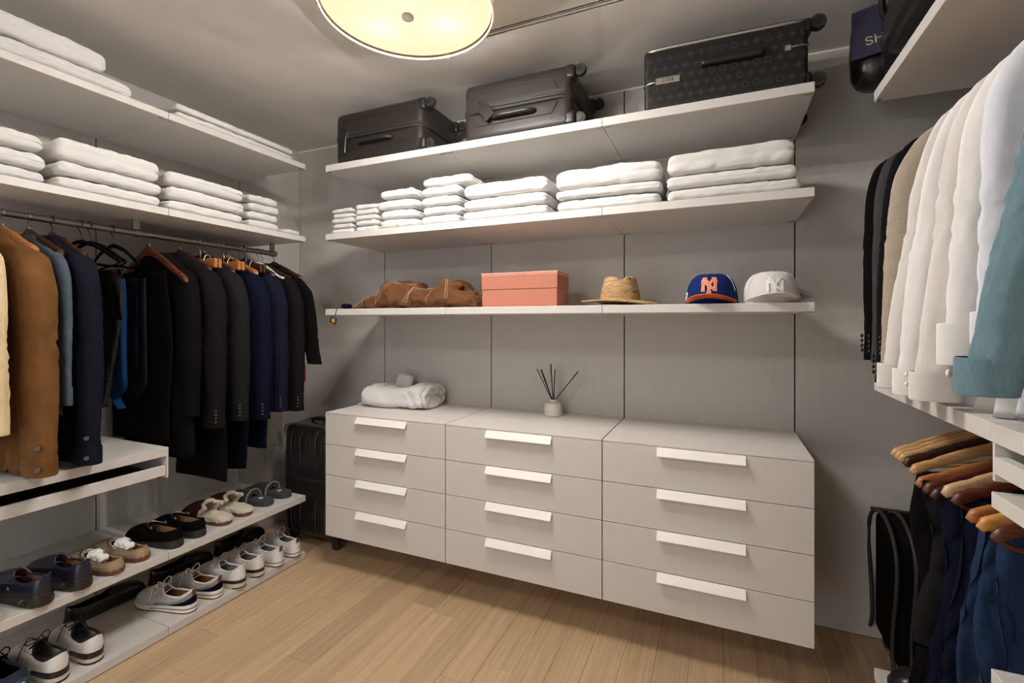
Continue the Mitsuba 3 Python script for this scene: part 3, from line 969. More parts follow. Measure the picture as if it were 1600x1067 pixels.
_q = part(_c1, 'side_patch', on_side(extrude(_pt, .001).subdivide(), _s1, np.pi + .42, .034, .0015), M['patch_white'], label='pale shield patch on the side')
part(_q, 'patch_mark', on_side(extrude(Polygon([(-.006, .007), (.006, .007), (.006, -.003), (0, -.009), (-.006, -.003)]), .001).subdivide(), _s1, np.pi + .42, .034, .0024), M['patch_blue'])
part(_c1, 'side_stripe', tube([_s1(np.array(-.35 - .1 * q), q) * 1.006 for q in np.linspace(.25, .72, 10)], .0016, 5), M['patch_white'], True)
_c2, _s2 = cap('baseball_cap', 'white baseball cap with raised white NY letters at the right end of the shelf', (.178, 2.085, 1.3975), 3, M['white_cap'], M['white_cap'], M['white_cap'], M['white_cap'])
part(_c2, 'emblem', wrap(extrude(letters_NY(.056, .055, False), .0045).subdivide(), _s2, zc=.060, off=.0012), M['shell_white'], False, label='raised tonal N and Y')
_bk = loft([np.stack([.045 + .05 * np.linspace(0, 1, 2)[i] + 0 * np.arange(24), .045 * np.cos(np.arange(24) * 2 * np.pi / 24) * (1 - .45 * i), .038 + .030 * np.sin(np.arange(24) * 2 * np.pi / 24) * (1 - .6 * i) - .008 * i], 1) for i in (0, 1)], True, True)
part(_c2, 'back_flap', moved(_bk, (.028, .075, .004), rz=8), M['white_cap'], True)

# ---------------------------------------------------------------- reed diffuser
_t = thing('reed_diffuser', 'small cream reed diffuser jar with black reeds on the middle drawer unit', 'diffuser', (-.790, 2.345, .8445))
part(_t, 'jar', lathe([(.040, 0), (.0435, .003), (.045, .008), (.045, .058), (.043, .063), (.036, .068), (.022, .071), (.019, .074), (.019, .084), (.0165, .085), (.0145, .080)], 48), M['ceramic'], 40)
part(_t, 'label_text', moved(cat(*[cbox(-.013 + k * .0034, -.0108 + k * .0034, -.0006, .0006, -.001, .001, .0003) for k in range(8)]), (-.006, -.0455, .026)), M['ink'], False, label='tiny line of print')
for k, (dx, dy, dz, bx) in enumerate(((-.062, -.01, .178, -.006), (-.055, .012, .172, -.003), (-.040, -.02, .178, -.004), (-.012, .01, .205, -.001), (-.008, -.012, .200, 0), (.006, .0, .182, .002), (.098, -.006, .172, .006), (.094, .010, .174, .008))):
    part(_t, 'reed', tube([(bx, dy * .1, .055), (bx * .6 + dx * .30, dy * .5, .085 + .35 * (dz - .085) * .0 + .036), (dx, dy, dz + .055)] if False else [(bx - dx * .15, -dy * .1, .06), (bx + dx * 1.3, dy, .06 + dz)], .0025, 6), M['black_plastic'], True)
# ---------------------------------------------------------------- suitcases


def wheel(t, at, axis='x', r=.024, w=.020):
    m = lathe([(r * .55, -w / 2), (r * .93, -w / 2), (r, -w * .3), (r, w * .3), (r * .93, w / 2), (r * .55, w / 2)], 28)
    m = moved(m, ry=90) if axis == 'x' else moved(m, rx=90) if axis == 'y' else m
    k = part(t, 'wheel', moved(m, at), M['rubber'])
    h = lathe([(r * .50, -w * .56), (r * .50, w * .56)], 18)
    h = moved(h, ry=90) if axis == 'x' else moved(h, rx=90) if axis == 'y' else h
    part(k, 'hub', moved(h, at), M['black_plastic'])
    return k


def case_lying(label, x0, x1, y0, y1, z0, z1, shell, tag=False, handle_q=(.42, .68), rz=0, wheel_r=.026, ribs=True):
    """A hard suitcase lying flat with its carrying side to the room and its wheels at the right end."""
    w, d, h = x1 - x0, y1 - y0, z1 - z0
    t = thing('suitcase', label, 'suitcase', ((x0 + x1) / 2, (y0 + y1) / 2, z0), rz)
    zs = h * .52
    for nm, a, b in (('lower_shell', 0.001, zs - .012), ('upper_shell', zs + .012, h)):
        hh = b - a
        m = softbox(w, d, hh + .03, .036, (10, 10, 5))
        v = np.array(m.vertices)
        # the two shells meet flat at the zip
        if nm == 'lower_shell':
            v[:, 2] = np.minimum(v[:, 2], (hh + .03) / 2 - .03)
            v[:, 2] += a + (hh + .03) / 2
        else:
            v[:, 2] = np.maximum(v[:, 2], -(hh + .03) / 2 + .03)
            v[:, 2] += b - (hh + .03) / 2
        part(t, nm, trimesh.Trimesh(v, m.faces, process=False), shell, True)
    for zc in (zs - .0075, zs + .0075):
        xx, yy = sup(w / 2 + .003, d / 2 + .003, 80, .22, .22)
        part(t, 'zip_band', tube(np.stack([np.r_[xx, xx[:1]], np.r_[yy, yy[:1]], np.full(81, zc)], 1), .0085, 8, False), M['rubber'], True)
    if ribs:
        for zc, sgn in ((zs + .055, 1), (zs - .045, -1)):
            P = [(-w * .43, zc - sgn * .022), (-w * .38, zc + sgn * .028), (w * .33, zc + sgn * .028), (w * .38, zc - sgn * .022)]
            part(t, 'ridge', tube(spline([(x, -d / 2 - .0015, z) for x, z in P], 30)[2:-2] if False else [(x, -d / 2 - .0005, z) for x, z in P], .0035, 6), shell, True)
    xa, xb = -w / 2 + w * handle_q[0] - w * .12, -w / 2 + w * handle_q[1]
    zh = zs - .048
    hm = spline([(xa, -d / 2, zh), (xa + .012, -d / 2 - .016, zh), ((xa + xb) / 2, -d / 2 - .024, zh), (xb - .012, -d / 2 - .016, zh), (xb, -d / 2, zh)], 24)
    hm = tube(hm, .011, 8)
    part(t, 'carry_handle', hm, M['black_plastic'], True)
    part(t, 'lock', cbox(-w / 2 + .06, -w / 2 + .10, -d / 2 - .014, -d / 2 + .002, zs - .018, zs + .02, .004), M['black_plastic'])
    for yy in (-d / 2 + .045, d / 2 - .045):
        for zz in (.045, h - .035):
            q = part(t, 'wheel_housing', moved(softbox(.05, .062, .062, .016, (4, 4, 4)), (w / 2 - .012, yy + (-.012 if yy < 0 else .012), zz)), M['black_plastic'], True)
            wheel(t, (w / 2 + .030, yy + (-.014 if yy < 0 else .014), zz + (.006 if zz > .1 else -.004)), 'z' if False else 'y', wheel_r, .026)
    if tag:
        part(t, 'tag_strap', tube(spline([(-w / 2 + .085, -d / 2 - .004, zs + .035), (-w / 2 + .10, -d / 2 - .022, zs + .028), (-w / 2 + .115, -d / 2 - .022, zs + .008), (-w / 2 + .12, -d / 2 - .018, zs - .006)], 12), .003, 6), M['black_leather'], True)
        part(t, 'luggage_tag', moved(cbox(-.028, .028, -.004, .004, -.034, .034, .003), (-w / 2 + .135, -d / 2 - .024, zs - .026), ry=-38), M['black_leather'])
    else:
        part(t, 'luggage_tag', moved(cbox(-.022, .022, -.004, .004, -.046, .046, .003), (-w / 2 + .078, -d / 2 - .024, zs - .05), ry=5), M['black_leather'])
        part(t, 'tag_strap', tube(spline([(-w / 2 + .055, -d / 2 - .002, zs + .05), (-w / 2 + .075, -d / 2 - .02, zs + .035), (-w / 2 + .078, -d / 2 - .022, zs)], 10), .003, 6), M['black_leather'], True)
    return t


case_lying('dark carbon-weave hard suitcase lying at the left end of the top shelf', -1.905, -1.345, 1.978, 2.36, 2.1695, 2.445, M['carbon'], False)
case_lying('dark carbon-weave hard suitcase with a luggage tag lying in the middle of the top shelf', -1.118, -.585, 1.985, 2.40, 2.1695, 2.448, M['carbon'], True)

# the black patterned suitcase, flush trimmed with metal
_x0, _x1, _y0, _y1, _z0, _z1 = -.285, .285, 1.972, 2.40, 2.1695, 2.412
_w, _d, _h = _x1 - _x0, _y1 - _y0, _z1 - _z0
_t = thing('suitcase', 'black suitcase printed with small grey flowers and a metal edge on the top shelf', 'suitcase', ((_x0 + _x1) / 2, (_y0 + _y1) / 2, _z0), 1.2)
part(_t, 'shell', moved(softbox(_w, _d, _h, .020, (10, 8, 6)), (0, 0, _h / 2 + .0005)), M['monogram'], True)
for zz in (_h - .006,):
    xx, yy = sup(_w / 2 - .002, _d / 2 - .002, 96, .16, .16)
    part(_t, 'metal_edge', tube(np.stack([np.r_[xx, xx[:1]], np.r_[yy, yy[:1]], np.full(97, zz)], 1), .008, 8, False), M['steel'], True)
part(_t, 'carry_handle', moved(softbox(.215, .026, .030, .012, (10, 4, 4)), (.035, -_d / 2 - .014, _h * .60)), M['black_leather'], True)
for sx in (-1, 1):
    part(_t, 'handle_mount', cbox(.035 + sx * .10 - .012, .035 + sx * .10 + .012, -_d / 2 - .012, -_d / 2 + .001, _h * .60 - .012, _h * .60 + .012, .003), M['black_plastic'])
_q = part(_t, 'lock_plate', cbox(-_w / 2 + .045, -_w / 2 + .137, -_d / 2 - .006, -_d / 2 + .001, _h * .45 - .013, _h * .45 + .013, .002), M['chrome'])
_tx = meshkit.text_mesh('I 332', .012, .0012)
_tx = trimesh.Trimesh(np.stack([np.array(_tx.vertices)[:, 0], -np.array(_tx.vertices)[:, 2], np.array(_tx.vertices)[:, 1]], 1), _tx.faces)
part(_q, 'digits', moved(_tx, (-_w / 2 + .072, -_d / 2 - .0062, _h * .45 - .006)), M['slot'], False)
part(_t, 'zip_pull', tube(spline([(-_w / 2 + .045, -_d / 2 - .003, _h * .45 - .002), (-_w / 2 + .02, -_d / 2 - .002, _h * .45 - .004), (-_w / 2 - .001, -_d / 2 + .02, _h * .45 - .006)], 10), .005, 6), M['chrome'], True)
part(_t, 'buckle', cbox(_w / 2 - .075, _w / 2 - .055, -_d / 2 - .006, -_d / 2 + .001, _h * .60 - .010, _h * .60 + .010, .002), M['chrome'])
part(_t, 'buckle_strap', tube([(_w / 2 - .055, -_d / 2 - .002, _h * .60), (_w / 2 - .02, -_d / 2 - .002, _h * .61), (_w / 2 + .001, -_d / 2 + .012, _h * .61)], .004, 6), M['steel'], True)
for yy in (-_d / 2 + .035, _d / 2 - .035):
    for zz in (.012, _h - .022):
        part(_t, 'wheel_housing', moved(softbox(.045, .06, .055, .014, (4, 4, 4)), (_w / 2 - .010, yy, max(zz, .0285))), M['black_plastic'], True)
        wheel(_t, (_w / 2 + .032, yy - .004, zz + (.012 if zz > .1 else .0145)), 'y', .0265, .028)

# the upright black glossy suitcase in the left corner
_t = thing('suitcase', 'tall glossy black ribbed suitcase standing on the floor in the left corner', 'suitcase', (-2.222, 2.255, 0), 0)
_w, _d, _zb, _zt = .42, .30, .052, .715
_m = softbox(_w, _d, _zt - _zb, .045, (34, 12, 16))
_v = np.array(_m.vertices)
_rib = np.clip((np.abs(_v[:, 0]) < _w / 2 - .07) * (np.abs(_v[:, 2]) > .16), 0, 1) * 1.0
_grv = .5 + .5 * np.cos(_v[:, 0] * 2 * np.pi / .03)
_bul = np.exp(-((_v[:, 2]) / .24) ** 4)
_fr = np.clip(-_v[:, 1] / (_d / 2) * 1.2 - .2, 0, 1)
_v[:, 1] -= _fr * (.012 * _bul - .005 * (1 - _grv) * _rib)
part(_t, 'shell', moved(trimesh.Trimesh(_v, _m.faces, process=False), (0, 0, (_zt + _zb) / 2)), M['black_gloss'], True)
for x in (-.13, -.06, .06, .13):
    part(_t, 'rib', tube(spline([(x, -_d / 2 + .02, _zt - .012), (x, -_d / 2 - .002, _zt - .05), (x, -_d / 2 - .010, _zt - .2), (x, -_d / 2 - .010, .25), (x, -_d / 2 - .002, .10), (x, -_d / 2 + .02, .062)], 30), .006, 6), M['black_gloss'], True)
xx, zz = sup(_w / 2 + .001, (_zt - _zb) / 2 + .001, 96, .2, .2)
part(_t, 'zip_band', tube(np.stack([np.r_[xx, xx[:1]], np.full(97, .02), np.r_[zz, zz[:1]] + (_zt + _zb) / 2], 1), .008, 8, False), M['rubber'], True)
part(_t, 'top_handle', tube(spline([(-.10, -.03, _zt - .004), (-.085, -.03, _zt + .014), (0, -.03, _zt + .020), (.085, -.03, _zt + .014), (.10, -.03, _zt - .004)], 24), .009, 8), M['black_plastic'], True)
part(_t, 'pull_handle', cbox(-.075, .075, .055, .085, _zt - .006, _zt + .024, .006), M['black_plastic'])
part(_t, 'emblem', moved(disc(.016, .005, 24), (-.03, -_d / 2 - .006, _zt - .15), rx=90), M['black_plastic'])
part(_t, 'corner_guard', tube(spline([(-_w / 2 + .03, -_d / 2 + .012, _zt - .004), (-_w / 2 + .006, -_d / 2 + .010, _zt - .02), (-_w / 2 - .001, -_d / 2 + .012, _zt - .07)], 14), .0045, 6), M['steel'], True)
for x in (-_w / 2 + .045, _w / 2 - .045):
    for y in (-_d / 2 + .05, _d / 2 - .05):
        part(_t, 'wheel_housing', moved(softbox(.055, .06, .04, .012, (4, 4, 3)), (x, y, .058)), M['black_plastic'], True)
        wheel(_t, (x + .006, y - .012, .0262), 'x' if y > 0 else 'y', .026, .024)

# the soft black trolley in the right corner
_t = thing('trolley_bag', 'black soft-sided trolley bag with a net side standing in the right corner behind the jeans', 'trolley bag', (.745, 2.275, 0), 0)
part(_t, 'body', moved(softbox(.33, .30, .50, .035, (8, 8, 10)), (.01, .02, .30)), M['black_cloth'], True)
for x in (-.17, -.115):
    part(_t, 'frame_tube', tube(spline([(x, -.15, .06), (x, -.155, .30), (x, -.15, .52), (x, -.11, .555), (x, .10, .56), (x, .145, .53), (x, .155, .30), (x, .155, .06)], 60), .007, 8), M['slot'], True)
part(_t, 'net_side', moved(cbox(-.022, .022, -.004, .004, .06, .49, .003), (-.058, -.136, 0)), M['mesh_net'])
part(_t, 'top_bar', tube([(-.17, .145, .552), (.15, .145, .552)], .008, 8), M['bronze'], True)
part(_t, 'front_pocket', moved(softbox(.26, .05, .30, .02, (8, 4, 8)), (.03, -.145, .25)), M['black_cloth'], True)
for x in (-.12, .12):
    wheel(_t, (x, -.10, .031), 'x', .030, .024)
    wheel(_t, (x, .12, .031), 'x', .030, .024)

# the black bag on the right upper shelf
_t = thing('black_bag', 'black leather bag with a navy flap lettered SH on the upper right shelf', 'bag', (.70, 1.78, 2.1045), 0)
_m = wrinkle(softbox(.40, .62, .36, .12, (14, 18, 12)), .008, 9, 4)
part(_t, 'body', moved(_m, (0, 0, .1835)), M['black_leather'], True)
part(_t, 'end_pocket', moved(wrinkle(softbox(.34, .16, .28, .075, (10, 6, 8)), .004, 16, 2), (-.085, .365, .215)), M['black_leather'], True)
part(_t, 'side_roll', moved(wrinkle(softbox(.09, .36, .15, .044, (6, 12, 6)), .004, 16, 3), (-.190, -.10, .125)), M['black_leather'], True)
_fl = cbox(-.0035, .0035, -.046, .046, -.088, .088, .002)
_q = part(_t, 'flap', moved(_fl, (-.222, .280, .252), ry=2, rz=66), M['navy_panel'], label='navy leather flap with gold SH letters')
_tx = meshkit.text_mesh('SH', .030, .0010)
_v = np.array(_tx.vertices)
_tx = trimesh.Trimesh(np.stack([-_v[:, 2], -_v[:, 0] + _v[:, 1] * .12, _v[:, 1]], 1), _tx.faces, process=False)
part(_q, 'lettering', moved(moved(_tx, (-.0037, .004, -.050)), (-.222, .280, .252), ry=2, rz=66), M['gold'], False)
part(_t, 'handle', tube(spline([(-.200, -.10, .20), (-.235, -.09, .25), (-.240, -.02, .25), (-.232, .06, .20), (-.195, .08, .16)], 28), .010, 8), M['black_leather'], True)
part(_t, 'handle', tube(spline([(-.205, -.24, .20), (-.235, -.23, .25), (-.24, -.16, .27), (-.235, -.1, .25), (-.205, -.1, .22)], 28), .010, 8), M['black_leather'], True)
# ---------------------------------------------------------------- shoes
_WA = PchipInterpolator([0, .25, .6, 1.05, 1.57, 1.9, 2.3, 2.7, 2.95, math.pi], [0, .016, .030, .0355, .0365, .043, .047, .036, .018, 0])


class Last:
    """The surfaces of one shoe: heel at x = 0, toe at x = L; a runs round the outline from heel (0) over the left side to the toe (pi) and back (2 pi)."""

    def __init__(s, L=.292, W=1.0, sole=.026, toe_sole=.020, spring=.010, heel=.082, side=.060, throat=.085, throat_x=.56, toe=.046, heel_x=.015, flare=0.0, rim_w=.029, low=None, N=56, heel_sole=None):
        s.L, s.W, s.N, s.sole, s.toe_sole, s.spring = L, W, N, sole, toe_sole, spring
        s.heel_sole = sole if heel_sole is None else heel_sole
        s.a = np.arange(N) * 2 * np.pi / N
        s.throat_x, s.heel_x, s.toe, s.flare, s.rim_w = throat_x, heel_x, toe, flare, rim_w
        s.rz = PchipInterpolator([0, .5, 1.3, 2.2, 2.8, math.pi], [heel, heel * .93, side, side * 1.02 if low is None else low, throat * .96, throat])

    def fold(s, a):
        a = np.mod(a, 2 * np.pi)
        return np.where(a > np.pi, 2 * np.pi - a, a), np.where(a > np.pi, -1.0, 1.0)

    def base(s, a, k=1.0):
        f, sg = s.fold(a)
        x = s.L * (1 - np.cos(f)) / 2
        return s.L / 2 + (x - s.L / 2) * k, sg * _WA(f) * s.W * k

    def lift(s, x):
        t = np.clip((x / s.L - .62) / .38, 0, 1)
        return s.spring * t ** 2

    def top(s, x):
        t = np.clip(x / s.L, 0, 1)
        h = s.heel_sole + (s.sole - s.heel_sole) * np.clip(t / .45, 0, 1)
        return h + (s.toe_sole - s.sole) * np.clip((t - .3) / .5, 0, 1) + s.lift(x)

    def outer(s, a, t, off=0.0):
        f, sg = s.fold(a)
        bx, by = s.base(a)
        bz = s.top(bx)
        rx = s.L * (s.heel_x + (s.throat_x - s.heel_x) * (1 - np.cos(f)) / 2)
        ry = sg * s.rim_w * np.sin(f) ** .8
        rz = s.rz(f)
        ht = np.minimum(PchipInterpolator([0, 1.2, 2.2, math.pi], [.062, .042, .052, s.toe])(f), (rz - bz) * np.interp(f, [0, 1.6, 2.4], [.66, .72, .95]))
        cx, cy, cz = s.L / 2 + (bx - s.L / 2) * (1.0 + .012 * (1 - f / np.pi)), by * (1.04 + s.flare), bz + ht
        w0, w1, w2 = (1 - t) ** 2, 2 * t * (1 - t), t * t
        P = np.stack([w0 * bx + w1 * cx + w2 * rx, w0 * by + w1 * cy + w2 * ry, w0 * bz + w1 * cz + w2 * rz], -1)
        if off:
            c = np.stack([np.full_like(P[..., 0], 0) + s.L * .5 + (P[..., 0] - s.L * .5) * .55, P[..., 1] * .15, np.full_like(P[..., 2], .03)], -1)
            d = P - c
            P = P + d / np.linalg.norm(d, axis=-1, keepdims=True) * off
        return P

    def upper(s, n=14):
        return loft([s.outer(s.a, np.full(s.N, t)) for t in np.linspace(0, 1, n)], False, False)

    def lining(s, n=8):
        rings = []
        for q in np.linspace(0, 1, n):
            t = 1 - q
            P = s.outer(s.a, np.full(s.N, t)).copy()
            k = .055 * min(1, q * 6)
            P[:, 0] = s.L * .45 + (P[:, 0] - s.L * .45) * (1 - k)
            P[:, 1] *= 1 - 1.6 * k
            P[:, 2] -= .004 * min(1, q * 6)
            if q > .85:
                P[:, 2] = np.maximum(P[:, 2], s.top(P[:, 0]) + .004)
            rings.append(P)
        return loft(rings, False, True)

    def sole_mesh(s, k=1.035, z0=0.0):
        x, y = s.base(s.a, k)
        l = s.lift(x)
        t = s.top(x)
        prof = ((.94, 0, 0), (.985, .0022, 0), (1.0, .006, 0), (1.0, None, -.002), (.985, None, 0.0005))
        rings = []
        for kk, z, dz in prof:
            xx, yy = s.L / 2 + (x - s.L / 2) * kk, y * kk
            zz = (l + z) if z is not None else (t + dz)
            rings.append(np.stack([xx, yy, zz + z0], 1))
        return loft(rings, True, True)

    def stripe(s, f0, f1, k=1.035, off=.0008, a0=None, a1=None):
        """A band of another colour round the side of the sole, between the height fractions f0 and f1."""
        closed = a0 is None
        a = s.a if closed else np.linspace(a0, a1, 40)
        x, y = s.base(a, k)
        nx, ny = x - s.L / 2, y
        d = np.stack([nx * .5, ny * 2], 1)
        d /= np.linalg.norm(d, axis=1, keepdims=True) + 1e-9
        l, t = s.lift(x), s.top(x)
        rings = []
        for f, o in ((f0, -.002), (f0, off), (f1, off), (f1, -.002)):
            rings.append(np.stack([x + d[:, 0] * o, y + d[:, 1] * o, l + (t - l) * f], 1))
        return loft(rings, False, False, closed)

    def rim(s, r=.0035, drop=0.0):
        P = s.outer(np.r_[s.a, 0], np.full(s.N + 1, 1.0))
        P[:, 2] -= drop
        return tube(P, r, 7, False)

    def patch(s, a0, a1, t0, t1, off=.0012, na=22, nt=8, th=.0012):
        A = np.linspace(a0, a1, na)
        rows = []
        for t in np.linspace(0, 1, nt):
            tt = (t0(A) if callable(t0) else t0) * (1 - t) + (t1(A) if callable(t1) else t1) * t
            rows.append(s.outer(A, np.broadcast_to(tt, A.shape), off))
        inn = [s.outer(A, np.broadcast_to((t0(A) if callable(t0) else t0) * (1 - t) + (t1(A) if callable(t1) else t1) * t, A.shape), off - th) for t in np.linspace(1, 0, nt)]
        return loft(rows + inn + rows[:1], False, False, False)

    def strap(s, a, t, arch=.006, r=.0035, flat=1.0, n=16, dz=0.0):
        P0, P1 = s.outer(np.array([a]), np.array([t]), .001)[0], s.outer(np.array([2 * np.pi - a]), np.array([t]), .001)[0]
        q = np.linspace(0, 1, n)[:, None]
        P = P0 * (1 - q) + P1 * q
        P[:, 2] += (np.sin(np.pi * q[:, 0])) * arch + dz
        return tube(P, r, 7)


def shoe_at(name, label, cat_, heel_xy, z, rz, group):
    """rz = 180: the toe points to the left wall."""
    return thing(name, label, cat_, (heel_xy[0], heel_xy[1], z + .0006), rz, group)


_cache = {}


def P_(root, key, name, fn, m, smooth=True, label=None):
    """Builds a mesh once per kind of shoe and shares it."""
    if key not in _cache:
        _cache[key] = mikit.ply(fn(), None, smooth)
    return part(root, name, _cache[key], m, label=label)


def sneaker(label, at, z, rz, kind, group, flip=False):
    S = SN[kind]
    s = S['last']
    t = shoe_at('sneaker', label, 'sneaker', at, z, rz, group)
    P_(t, (kind, 'up'), 'upper', s.upper, S['upper'])
    P_(t, (kind, 'li'), 'lining', s.lining, S['lining'])
    so = P_(t, (kind, 'so'), 'sole', s.sole_mesh, S['sole'], 40)
    P_(t, (kind, 'ri'), 'collar', lambda: s.rim(.0042), S['collar'])
    for i, (f0, f1, a0, a1, m) in enumerate(S.get('stripes', ())):
        P_(so, (kind, 'st', i), 'sole_stripe', lambda: s.stripe(f0, f1, a0=a0, a1=a1), m, False)
    for i, (nm, a0, a1, t0, t1, off, m) in enumerate(S.get('patches', ())):
        P_(t, (kind, 'pa', i), nm, lambda: s.patch(a0, a1, t0, t1, off), m)
    lm = S.get('lace')
    if lm:
        for i, (a, tt) in enumerate(((2.16, .93), (2.30, .88), (2.42, .82), (2.54, .76), (2.66, .70))):
            P_(t, (kind, 'la', i), 'lace', lambda: s.strap(a, tt, .007, .0022), lm)
        x = s.L * s.throat_x
        zt = float(s.rz(math.pi))
        for i, sy in enumerate((-1, 1)):
            P_(t, (kind, 'lo', i), 'lace_loop', lambda: tube(spline([(x + .004, 0, zt + .004), (x + .010, sy * .016, zt + .020), (x + .006, sy * .030, zt + .024), (x + .004, sy * .034, zt + .006), (x + .010, sy * .018, zt - .002), (x + .004, 0, zt + .003)], 26), .0019, 6), lm)
            P_(t, (kind, 'le', i), 'lace_end', lambda: tube(spline([(x + .006, 0, zt + .003), (x + .028, sy * .020, zt + .004), (x + .034, sy * .040, zt - .030), (x + .030, sy * .049, zt - .052)], 16), .0018, 6), lm)
    x, zt = s.L * s.throat_x, float(s.rz(math.pi))

    def tongue():
        rows = []
        for q in np.linspace(0, 1, 8):
            w = .024 * (1 - .25 * q ** 3)
            yy = np.linspace(-w, w, 9)
            up = np.stack([np.full(9, x + .030 - .052 * q), yy, zt - .022 + .040 * q - 12 * yy ** 2], 1)
            rows.append(np.vstack([up, (up - [.004, 0, .004])[::-1]]))
        return loft(rows, True, True)
    P_(t, (kind, 'to'), 'tongue', tongue, S.get('tongue', S['lining']), 50)
    if S.get('pull'):
        h = float(s.rz(0))
        P_(t, (kind, 'pl'), 'heel_tab', lambda: moved(softbox(.0075, .017, .030, .0035, (3, 4, 5)), (s.L * s.heel_x - .0035, 0, h - .009), ry=-12), S['pull'], True)
    return t


_la = Last(sole=.030, heel_sole=.036, heel=.098, side=.072, throat=.098, toe=.050, throat_x=.52)
_lb = Last(sole=.032, heel_sole=.042, heel=.104, side=.078, throat=.105, toe=.048, throat_x=.50, rim_w=.031)
_lc = Last(sole=.030, heel_sole=.036, heel=.094, side=.068, throat=.096, toe=.050, throat_x=.54, rim_w=.031)
_ctr = lambda t0, t1: (lambda A: t0 + (t1 - t0) * np.clip(1 - np.abs(np.mod(A + np.pi, 2 * np.pi) - np.pi) / 1.25, 0, 1))
SN = {
    'white': dict(last=_la, upper=M['knit_white'], lining=M['grey_lining'], sole=M['white_rubber'], collar=M['knit_white'], lace=M['paper'], pull=M['brown_leather'],
                  stripes=((.02, .16, None, None, M['brown_leather']), (.56, .66, -2.0, 2.0, M['brown_leather'])), patches=(('heel_counter', -1.15, 1.15, 0.0, _ctr(.12, .42), .0016, M['shell_white']),)),
    'runner': dict(last=_lb, upper=M['knit_white'], lining=M['grey_lining'], sole=M['cream_rubber'], collar=M['shell_white'], lace=M['knit_grey'],
                   stripes=((.04, .16, -.7, .7, M['rubber']), (.62, .98, -1.3, 1.3, M['black_plastic'])), patches=(('heel_counter', -.95, .95, 0.02, _ctr(.25, .55), .0018, M['shell_white']),)),
    'grey': dict(last=_lc, upper=M['knit_grey'], lining=M['tan_lining'], sole=M['white_rubber'], collar=M['knit_white'], lace=M['paper'], pull=M['brown_leather'], tongue=M['knit_grey'],
                 stripes=((.0, .12, None, None, M['brown_leather']), (.50, .60, -1.9, 1.9, M['brown_leather'])),
                 patches=(('quarter_panel', -1.75, 1.75, 0.0, _ctr(.25, .98), .0010, M['mid_grey']), ('heel_counter', -1.25, 1.25, 0.0, _ctr(.05, .52), .0022, M['navy_dark']), ('toe_cap', 2.75, 3.53, .0, .42, .0010, M['shell_white']))),
    'blackwhite': dict(last=_lb, upper=M['shell_white'], lining=M['grey_lining'], sole=M['cream_rubber'], collar=M['black_plastic'], lace=M['black_plastic'], tongue=M['black_plastic'],
                       stripes=((.0, .16, -.9, .9, M['rubber']), (.52, 1.02, -1.35, 1.35, M['black_plastic'])), patches=(('heel_counter', -1.0, 1.0, 0.10, _ctr(.3, .8), .0018, M['shell_white']),)),
    'navy': dict(last=_lb, upper=M['navy_knit'], lining=M['black_cloth'], sole=M['navy_dark'], collar=M['navy_knit'], lace=M['navy_dark'],
                 stripes=((.35, .6, -1.2, 1.2, M['navy_band']),), patches=(('heel_band', -1.0, 1.0, 0.05, _ctr(.2, .5), .0018, M['navy_band']),)),
}
_g = 'sneakers on the lowest shoe shelf'
_z = .040
sneaker('white sneaker with a brown heel tab, nearest the left corner suitcase', (-2.128, 1.935), _z, 176, 'white', _g)
sneaker('white sneaker with a brown heel tab, second from the left corner suitcase', (-2.128, 1.826), _z, 181, 'white', _g)
sneaker('white running shoe with a dark heel stripe next to the white sneakers', (-2.132, 1.712), _z, 182, 'runner', _g)
sneaker('white running shoe with a dark heel stripe next to the grey and navy sneakers', (-2.126, 1.605), _z, 184, 'runner', _g)
sneaker('grey and navy sneaker with white laces beside the white running shoes', (-2.150, 1.505), _z, 188, 'grey', _g)
sneaker('grey and navy sneaker with white laces at the near end of its pair', (-2.150, 1.385), _z, 191, 'grey', _g)
sneaker('white running shoe with black laces, right one of its pair', (-2.165, 1.030), _z, 178, 'blackwhite', _g)
sneaker('white running shoe with black laces, left one beside the navy shoe', (-2.165, .925), _z, 182, 'blackwhite', _g)
_t = sneaker('navy running shoe at the lower left edge of the photo', (-2.175, .820), _z, 183, 'navy', _g)
_tx = meshkit.text_mesh('C', .016, .0012)
_v = np.array(_tx.vertices)
part(_t, 'heel_mark', moved(trimesh.Trimesh(np.stack([-_v[:, 2], -_v[:, 0], _v[:, 1]], 1), _tx.faces, process=False), (-.0075, .030 - .022, .050)), M['paper'], False)


def lace_up(label, at, z, rz):
    s = _ll
    t = shoe_at('dress_shoe', label, 'dress shoe', at, z, rz, 'black dress shoes at the back of the lowest shoe shelf')
    P_(t, 'dru', 'upper', s.upper, M['black_leather'])
    P_(t, 'drl', 'lining', s.lining, M['black_cloth'])
    P_(t, 'drs', 'sole', s.sole_mesh, M['black_plastic'], 40)
    for i, (a, tt) in enumerate(((2.2, .9), (2.36, .82), (2.5, .75))):
        P_(t, ('drx', i), 'lace', lambda: s.strap(a, tt, .007, .0018), M['black_leather'])
    return t


_ll = Last(L=.30, W=.9, sole=.018, heel_sole=.026, toe_sole=.014, spring=.012, heel=.078, side=.060, throat=.080, toe=.046)
for i, (y, r, lab) in enumerate(((1.90, 92, 'black dress shoe behind the white sneakers'), (1.572, 90, 'black dress shoe behind the white running shoes'),
                                 (1.245, 91, 'black dress shoe behind the grey and navy sneakers'))):
    lace_up(lab, (-2.535, y - .15), _z, r)


